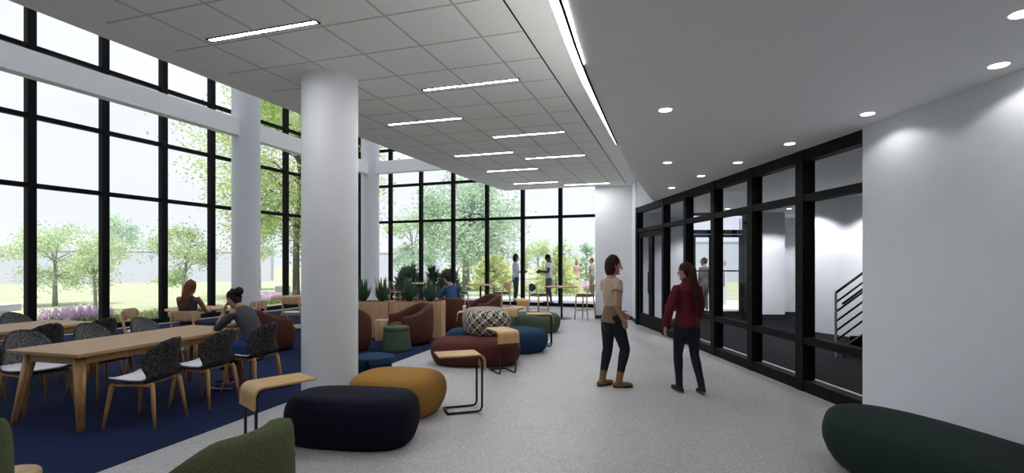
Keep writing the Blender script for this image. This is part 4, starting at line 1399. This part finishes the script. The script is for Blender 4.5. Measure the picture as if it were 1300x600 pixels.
# pair outside the far glass wall
c_wh = cloth('white_top', (.62, .64, .70)); c_tee = cloth('white_tee', (.66, .68, .74)); c_gs = cloth('slate_shorts', (.10, .12, .19)); c_jean = cloth('slate_jeans', (.05, .07, .11)); c_pur = cloth('mauve_shoe', (.17, .08, .17))
human('woman in pale top and slate jeans standing outside the far glass wall', V(654.5, 19.7), cdir(1, .15) - R(90),
      pose(STAND, elr=(.20, .06, 1.10), wrr=(.13, .28, 1.10), hdr=(-.2, 1, .1), ell=(-.20, .05, 1.10), wrl=(-.10, .27, 1.08), hdl=(.2, 1, 0), yaw=-5),
      [dict(name='top', mat=c_wh, i0=0, i1=5, off=.02, sleeve=1.7, flare=.01)], dict(mat=c_jean, len=1.9), dict(mat=c_bk, sole=c_sole), dict(style='bob', mat='hair_brown'), 'skin_tan', 1.88, .012)
human('man in white tee and slate shorts standing outside the far glass wall', V(697, 19.5), cdir(-1, .1) - R(90),
      pose(STAND, elr=(.24, .02, 1.10), wrr=(.09, .27, 1.13), hdr=(-.6, 1, .0), ell=(-.24, .02, 1.10), wrl=(-.09, .27, 1.10), hdl=(.6, 1, 0), pitch=-22, head=(0, .045, 1.575),
           knr=(.09, .06, .49), anr=(.09, .05, .085), knl=(-.09, -.02, .49), anl=(-.09, -.08, .085)),
      [dict(name='tee', mat=c_tee, i0=1, i1=5, off=.018, sleeve=.55, drop=.05)], dict(mat=c_gs, len=.92), dict(mat=c_pur, sole=c_sole), dict(style='short', mat='hair_black'), 'skin_dark', 1.88, .012, True)
MT = [o for o in bpy.data.objects if o.get('label', '').startswith('man in white tee')][0]
hm = Matrix.Translation(MT.location) @ MT.rotation_euler.to_matrix().to_4x4() @ Matrix.Diagonal((*MT.scale, 1))
hp_ = hm @ Vector((0, .375, 1.055))
t = thing('camera', 'small black camera held in both hands by the man in white tee outside', 'camera', hp_, MT.rotation_euler.z)
b = B(); box(b, -.055, -.03, 0, .055, .03, .09, .01); obj('body', b, M['black'], t)
b = B(); tube(b, [(0, .03, .045), (0, .085, .045)], [.032, .028], 14); obj('lens', b, M['blackmetal'], t, 'all')
# two walkers farther off, the man beyond the lobby doors
c_tan = cloth('tan_shirt', (.42, .33, .28)); c_ol = cloth('olive_shirt', (.22, .24, .20)); c_ch = cloth('charcoal_suit', (.10, .10, .118))
human('walker in tan top far out on the lawn, left of the pier', V(732, 31), cdir(-.2, -1) - R(90), pose(STAND),
      [dict(name='shirt', mat=c_tan, i0=1, i1=5, off=.02, sleeve=.6, drop=.04)], dict(mat=c_tan, len=1.9), dict(mat=c_bk, sole=c_sole), dict(style='bob', mat='hair_auburn'), 'skin_tan', 1.80, .016, z0=-.13)
human('walker in olive shirt outside, cut by the white pier', V(751.5, 24), cdir(-.8, .3) - R(90), pose(STAND),
      [dict(name='shirt', mat=c_ol, i0=1, i1=5, off=.02, sleeve=.6, drop=.04)], dict(mat=c_ch, len=1.9), dict(mat=c_bk, sole=c_sole), dict(style='short', mat='hair_auburn'), 'skin_tan', 1.78, .016, True, z0=-.02)
human('man in charcoal shirt and trousers beyond the lobby doors', V(894, 16.2), cdir(-.45, 1) - R(90), pose(STAND, yaw=40),
      [dict(name='shirt', mat=c_ch, i0=1, i1=5, off=.018, sleeve=1.3, drop=.05)], dict(mat=c_ch, len=1.92), dict(mat=c_bk, sole=c_sole), dict(style='short', mat='hair_dark'), 'skin_tan', 1.74, .012, True, z0=-.02)
SKY, SUN, EXPO = 1.24, 4.7, 0.17
# ================================================================ OUTSIDE
GZ = -.13
bm = B(); box(bm, -160, -90, -.4, 120, 160, GZ)
struct('floor_lawn', bm, M['lawn'])
bm = B(); prism(bm, [(-14.5, 18.75), (-11, 18.55), (1.2, 17.95), (1.2, 14.9)] + [c2w(4.7, 14.7), c2w(8.4, 16.6), c2w(11, 20.2), c2w(6, 23.8), c2w(-3.2, 23.8), (-9.5, 21.6), (-14.5, 20.2)], -.3, -.02)
struct('floor_patio', bm, M['patio'])

def leaves(b, centers, n, size, spread, rd, squash=.8):
    for i in range(n):
        c = centers[rd.randrange(len(centers))]
        p = Vector((c[0] + rd.gauss(0, spread), c[1] + rd.gauss(0, spread), c[2] + rd.gauss(0, spread * squash)))
        a = Vector((rd.uniform(-1, 1), rd.uniform(-1, 1), rd.uniform(-.7, .5))).normalized()
        s = a.cross(Vector((rd.uniform(-1, 1), rd.uniform(-1, 1), rd.uniform(-1, 1)))).normalized()
        l = size * rd.uniform(.7, 1.3)
        w_ = l * .45
        q = a.cross(s) * l * .12
        v = [b.verts.new(p - a * l * .5), b.verts.new(p + s * w_ * .5 + q), b.verts.new(p + a * l * .5), b.verts.new(p - s * w_ * .5 + q)]
        b.faces.new(v)
def tree(name, label, px, d, h, crown, trunk_r, n, leaf, lsize, bark='barkpale', seed=1, base=None, nb=16, group=None, open_=.5, spread=None):
    """crown: (rx, rz, z centre)"""
    rd = random.Random(seed)
    x, y = V(px, d)
    t = thing(name, label, 'tree', (x, y, GZ), 0, group)
    rx, rz, cz = crown
    b = B()
    ht = cz + rz * .45
    bend = [(0, 0, 0), (rd.uniform(-.05, .05) * h * .3, rd.uniform(-.05, .05) * h * .3, ht * .4), (rd.uniform(-.1, .1) * rx, rd.uniform(-.1, .1) * rx, ht * .75), (rd.uniform(-.15, .15) * rx, 0, ht)]
    tube(b, bend, [trunk_r * 1.25, trunk_r * .9, trunk_r * .55, trunk_r * .15], 8)
    cs = []
    def at(s):
        s *= 3
        i = min(2, int(s))
        return Vector(bend[i]).lerp(Vector(bend[i + 1]), s - i)
    for k in range(nb):
        s = rd.uniform(.42, .95)
        p0 = at(s)
        a = k * 2.4 + rd.uniform(-.4, .4)
        zz = rd.uniform(-1, .95)
        rr = math.sqrt(1 - min(.98, zz * zz)) * rd.uniform(.6, .98)
        p2 = Vector((math.cos(a) * rx * rr, math.sin(a) * rx * rr, cz + zz * rz * .9))
        if p2.z < p0.z - .1 * h: p0 = at(max(.3, s - .3))
        p1 = p0.lerp(p2, .5) + Vector((0, 0, .06 * h))
        tube(b, [p0, p1, p2], [trunk_r * .38, trunk_r * .22, trunk_r * .06], 6)
        cs += [p2, p1.lerp(p2, .5), p1.lerp(p2, .75)]
        for j in range(3):
            q = p2 + Vector((rd.gauss(0, .18 * rx), rd.gauss(0, .18 * rx), rd.gauss(0, .16 * rz)))
            tube(b, [p1.lerp(p2, .6), q], [trunk_r * .1, trunk_r * .04], 5)
            cs.append(q)
    obj('trunk', b, M[bark], t, 'all')
    b = B()
    leaves(b, cs, n, lsize, spread or rx * .13, rd)
    obj('foliage', b, M[leaf], t)
    return t
g = 'young trees on the lawn'
tree('young_tree', 'pale young tree on the lawn right of the leftmost mullion', 70, 20.0, 3.2, (1.55, 1.15, 2.05), .075, 7500, 'leafhazed', .105, seed=3, group=g)
tree('young_tree', 'smaller pale young tree on the lawn at the second mullion', 122, 17.2, 2.5, (.95, .85, 1.75), .05, 4600, 'leafhazed', .085, seed=4, group=g)
tree('young_tree', 'pale young tree on the lawn behind the seated woman in black', 232, 18.2, 3.1, (1.2, 1.05, 1.95), .055, 5400, 'leafhazed', .10, seed=5, group=g)
tree('distant_tree', 'cool green tree behind the pale wall, above the smaller young tree', 156, 58, 6.4, (3.0, 3.2, 4.0), .18, 4200, 'leafcool', .32, seed=6, nb=12)
tree('large_tree', 'tall bright green tree beside the middle white column', 376, 23.6, 9.5, (4.2, 3.8, 6.3), .135, 42000, 'leafbright', .15, 'bark', seed=11, nb=44, spread=.5)
tree('young_tree', 'thin pale tree between the middle column and the tall bright tree', 329, 31, 5.2, (1.4, 1.6, 2.8), .09, 3800, 'leafhazed', .14, seed=12, group=g)
tree('large_tree', 'broad cool green tree beyond the far glass wall', 592, 31.5, 7.3, (3.3, 3.0, 3.9), .22, 17000, 'leafcool', .22, 'barkpale', seed=21, nb=40, spread=.42)
tree('distant_tree', 'low cool green tree left of the broad tree beyond the far glass wall', 524, 36, 5, (1.9, 1.9, 3.0), .12, 2500, 'leafcool', .26, seed=22)
tree('distant_tree', 'faint small tree between the standing pair outside', 682, 50, 4, (2.0, 1.7, 2.0), .1, 2000, 'leafhazed', .26, seed=23)
tree('distant_tree', 'slim small tree right of the man in white tee outside', 716, 40, 3.2, (1.0, 1.4, 2.0), .08, 1500, 'leafhazed', .22, seed=24)
tree('distant_tree', 'slim tree left of the white pier', 744, 34, 3.2, (.75, 1.35, 1.6), .07, 1500, 'leafcool', .2, seed=25)

def cone_shrub(label, px, d, rx, h, leaf, n, size, seed, name='conical_shrub'):
    rd = random.Random(seed)
    x, y = V(px, d)
    t = thing(name, label, 'shrub', (x, y, GZ), 0)
    b = B(); tube(b, [(0, 0, 0), (0, 0, h * .9)], [.05, .015], 6)
    stems = []
    for k in range(46):
        z = h * (.05 + .85 * (k / 46))
        a = k * 2.4
        r_ = rx * (1 - (z / h)) ** .75 * rd.uniform(.8, 1.05) + .05
        e = Vector((math.cos(a) * r_, math.sin(a) * r_, z + .12 * h * rd.uniform(.2, 1)))
        tube(b, [(0, 0, z * .9), e], [.014, .005], 5)
        stems.append((Vector((0, 0, z * .9)), e))
    obj('stem', b, M['bark'], t, 'all')
    b = B()
    for i in range(n):
        p0, p1 = stems[rd.randrange(len(stems))]
        p = p0.lerp(p1, rd.uniform(.35, 1.05)) + Vector((rd.gauss(0, .07), rd.gauss(0, .07), rd.gauss(0, .07)))
        a = ((p1 - p0).normalized() + Vector((rd.uniform(-.7, .7), rd.uniform(-.7, .7), rd.uniform(-.3, .7)))).normalized()
        s = a.orthogonal().normalized()
        l = size * rd.uniform(.7, 1.3)
        b.faces.new([b.verts.new(p), b.verts.new(p + a * l * .5 + s * l * .14), b.verts.new(p + a * l), b.verts.new(p + a * l * .5 - s * l * .14)])
    obj('foliage', b, M[leaf], t)
    return t
cone_shrub('bright yellow-green conical shrub left of the standing pair outside', 627, 26.0, 1.4, 2.05, 'leafyellow', 6500, .17, 31)
cone_shrub('bright yellow-green conical shrub behind the man in white tee', 706, 25.9, 1.5, 1.98, 'leafyellow', 6500, .17, 32)
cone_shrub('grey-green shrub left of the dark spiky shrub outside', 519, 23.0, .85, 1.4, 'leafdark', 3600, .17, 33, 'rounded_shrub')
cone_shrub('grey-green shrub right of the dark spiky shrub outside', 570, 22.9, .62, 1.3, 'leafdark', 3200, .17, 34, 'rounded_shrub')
x, y = V(550, 20.9)
t = thing('spiky_shrub', 'dark spiky shrub rising above the right-hand aloes', 'shrub', (x, y, GZ), 0)
rd = random.Random(5)
b = B(); tube(b, [(0, 0, 0), (0, 0, .95)], [.09, .07], 8); obj('stem', b, M['bark'], t, 'all')
b = B()
for k in range(420):
    a = rd.uniform(0, 2 * PI); e = rd.uniform(-.4, 1.45); l = rd.uniform(.55, .85)
    dv_ = Vector((math.cos(a) * math.cos(e), math.sin(a) * math.cos(e), math.sin(e)))
    s = dv_.cross(Vector((0, 0, 1)));  s = s.normalized() if s.length > .01 else Vector((1, 0, 0))
    p = Vector((0, 0, .98 + rd.uniform(-.2, .12)))
    m = p + dv_ * l * .6
    q = p + dv_ * l - Vector((0, 0, .10 * l))
    w_ = .018
    vs_ = [b.verts.new(p + s * w_), b.verts.new(p - s * w_), b.verts.new(m - s * w_ * .8), b.verts.new(q), b.verts.new(m + s * w_ * .8)]
    b.faces.new(vs_)
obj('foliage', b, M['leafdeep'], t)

# flower beds and low planting along the glass
def bed(name, label, p, q, wid, n, hgt, mat, green, seed, spike=True):
    rd = random.Random(seed)
    t = thing(name, label, 'flower bed', (*p, GZ), 0)
    t['kind'] = 'stuff'
    d = Vector(q) - Vector(p)
    nrm = Vector((-d.y, d.x)).normalized()
    b1, b2 = B(), B()
    for i in range(n):
        s, u = rd.random(), rd.uniform(-.5, .5)
        c = d * s + nrm * u * wid
        hh = hgt * rd.uniform(.6, 1.15)
        for k in range(5):
            a = rd.uniform(0, 6.28); l = hh * rd.uniform(.4, .75)
            e = Vector((c.x + math.cos(a) * l * .35, c.y + math.sin(a) * l * .35, l))
            sd_ = Vector((-math.sin(a), math.cos(a), 0)) * .018
            b2.faces.new([b2.verts.new((c.x, c.y, 0)), b2.verts.new(Vector((c.x, c.y, 0)).lerp(e, .6) + sd_), b2.verts.new(e), b2.verts.new(Vector((c.x, c.y, 0)).lerp(e, .6) - sd_)])
        if spike:
            for k in range(9):
                z = hh * (.55 + .5 * k / 9)
                a = rd.uniform(0, 6.28)
                o = Vector((c.x + math.cos(a) * .03, c.y + math.sin(a) * .03, z))
                r_ = .035
                b1.faces.new([b1.verts.new(o + Vector((r_ * rd.uniform(-1, 1), r_ * rd.uniform(-1, 1), -r_))), b1.verts.new(o + Vector((r_, 0, 0))), b1.verts.new(o + Vector((0, 0, r_ * 1.3))), b1.verts.new(o + Vector((-r_, r_ * .4, 0)))])
    if spike: obj('flowers', b1, M[mat], t)['kind'] = 'stuff'
    else: b1.free()
    obj('greenery', b2, M[green], t)['kind'] = 'stuff'
    return t
bed('flower_bed', 'bed of pink flower spikes outside the left window wall', V(62, 12.9), V(128, 14.3), .9, 170, .5, 'pink', 'pinkleaf', 41)
bed('planting_bed', 'bed of yellow-green low plants outside the left window wall', V(146, 14.5), V(285, 17.6), .9, 620, .42, 'pink', 'leafyellow', 42, False)
bed('flower_bed', 'bed of pink flowers seen right of the middle column', V(331, 20.6), V(352, 21.6), .8, 170, .42, 'pink', 'pinkleaf', 43)
bed('flower_bed', 'bed of pale flowers beyond the patio, left of the pier', V(664, 28.6), V(752, 28.6), 1.2, 300, .6, 'pink', 'pinkleaf', 44)
bed('planting_bed', 'low grey-green plants at the far patio edge', V(584, 23.9), V(742, 24.0), .4, 420, .40, 'pink', 'leafcool', 45, False)

# long pale building walls and far hills
def wall_out(name, label, p, q, h, mat, th=.4, cat='building'):
    b = B()
    x, y = (p[0] + q[0]) / 2, (p[1] + q[1]) / 2
    t = thing(name, label, cat, (x, y, GZ), 0)
    obox(b, (p[0] - x, p[1] - y), (q[0] - x, q[1] - y), th, 0, h)
    obj('walls', b, M[mat], t)
    b = B(); obox(b, (p[0] - x, p[1] - y), (q[0] - x, q[1] - y), th + .12, h, h + .12)
    obj('coping', b, M['stone'], t)
    return t
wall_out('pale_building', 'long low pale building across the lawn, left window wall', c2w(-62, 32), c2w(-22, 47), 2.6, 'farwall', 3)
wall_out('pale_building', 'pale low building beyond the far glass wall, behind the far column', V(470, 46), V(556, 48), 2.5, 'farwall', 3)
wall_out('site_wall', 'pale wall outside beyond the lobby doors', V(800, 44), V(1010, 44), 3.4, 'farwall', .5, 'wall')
wall_out('concrete_post', 'pale concrete post outside the right lobby door', V(912, 19.5), V(921, 19.5), 1.75, 'stone', .22, 'post')
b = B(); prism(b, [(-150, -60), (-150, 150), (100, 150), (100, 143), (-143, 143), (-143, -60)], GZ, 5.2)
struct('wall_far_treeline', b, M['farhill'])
# bench and white car outside the left wall
x, y = c2w(-13.75, 12.7)
t = thing('stone_bench', 'pale block bench outside the left window wall at the picture edge', 'bench', (x, y, GZ), TH + R(90))
b = B(); box(b, -.3, -1.3, .50, .3, 1.3, .68, .02); obj('seat', b, M['stone'], t)
b = B(); box(b, -.22, -1.1, 0, .22, -.8, .5); box(b, -.22, .8, 0, .22, 1.1, .5); obj('base', b, M['stone'], t)
x, y = V(359, 27.6)
t = thing('stone_block', 'low pale stone block on the lawn beyond the pink flowers, right of the middle column', 'stone seat', (x, y, GZ), TH + R(12))
b = B(); box(b, -.34, -.25, .05, .34, .25, .42, .03); obj('seat', b, M['stone'], t, 'all')
b = B(); box(b, -.30, -.21, 0, .30, .21, .05); obj('plinth', b, M['black'], t)

# ================================================================ DAYLIGHT, CAMERA
w = bpy.data.worlds.new('overcast'); SC.world = w
w.use_nodes = True
N, L = w.node_tree.nodes, w.node_tree.links
bg = N['Background']
tc = N.new('ShaderNodeTexCoord')
mp = N.new('ShaderNodeMapping'); mp.inputs['Scale'].default_value = (1.5, 1.5, 6)
nz = N.new('ShaderNodeTexNoise'); nz.inputs['Scale'].default_value = 1.6; nz.inputs['Detail'].default_value = 6
cr = N.new('ShaderNodeValToRGB')
cr.color_ramp.elements[0].color = (.675, .70, .81, 1); cr.color_ramp.elements[0].position = .35
cr.color_ramp.elements[1].color = (.73, .75, .85, 1); cr.color_ramp.elements[1].position = .62
L.new(tc.outputs['Generated'], mp.inputs[0]); L.new(mp.outputs[0], nz.inputs['Vector'])
L.new(nz.outputs[0], cr.inputs[0]); L.new(cr.outputs[0], bg.inputs[0])
bg.inputs[1].default_value = SKY
sd = bpy.data.lights.new('sun', 'SUN'); sd.energy = SUN; sd.angle = R(3); sd.color = (1, .97, .90)
so_ = bpy.data.objects.new('sun', sd); COL.objects.link(so_)
el, az = R(70), cdir(.45, -1)      # high, from behind the camera and a little to the right
dv = Vector((math.cos(el) * math.cos(az), math.cos(el) * math.sin(az), math.sin(el)))
so_.rotation_euler = dv.to_track_quat('Z', 'Y').to_euler()
cd = bpy.data.cameras.new('camera'); cam = bpy.data.objects.new('camera', cd); COL.objects.link(cam)
cd.sensor_width = 36; cd.lens = 18; cd.shift_y = 32 / 1300; cd.clip_start = .05; cd.clip_end = 600
cam.location = (0, 0, EYE); cam.rotation_euler = (R(90), 0, TH)
SC.camera = cam
vs = SC.view_settings
vs.view_transform = 'Standard'; vs.look = 'None'; vs.gamma = 1; vs.use_curve_mapping = False
vs.exposure = EXPO
cy = SC.cycles
cy.use_denoising = True
cy.max_bounces = 9; cy.diffuse_bounces = 7; cy.transparent_max_bounces = 12; cy.glossy_bounces = 3
cy.sample_clamp_indirect = 6
cy.caustics_reflective = False; cy.caustics_refractive = False
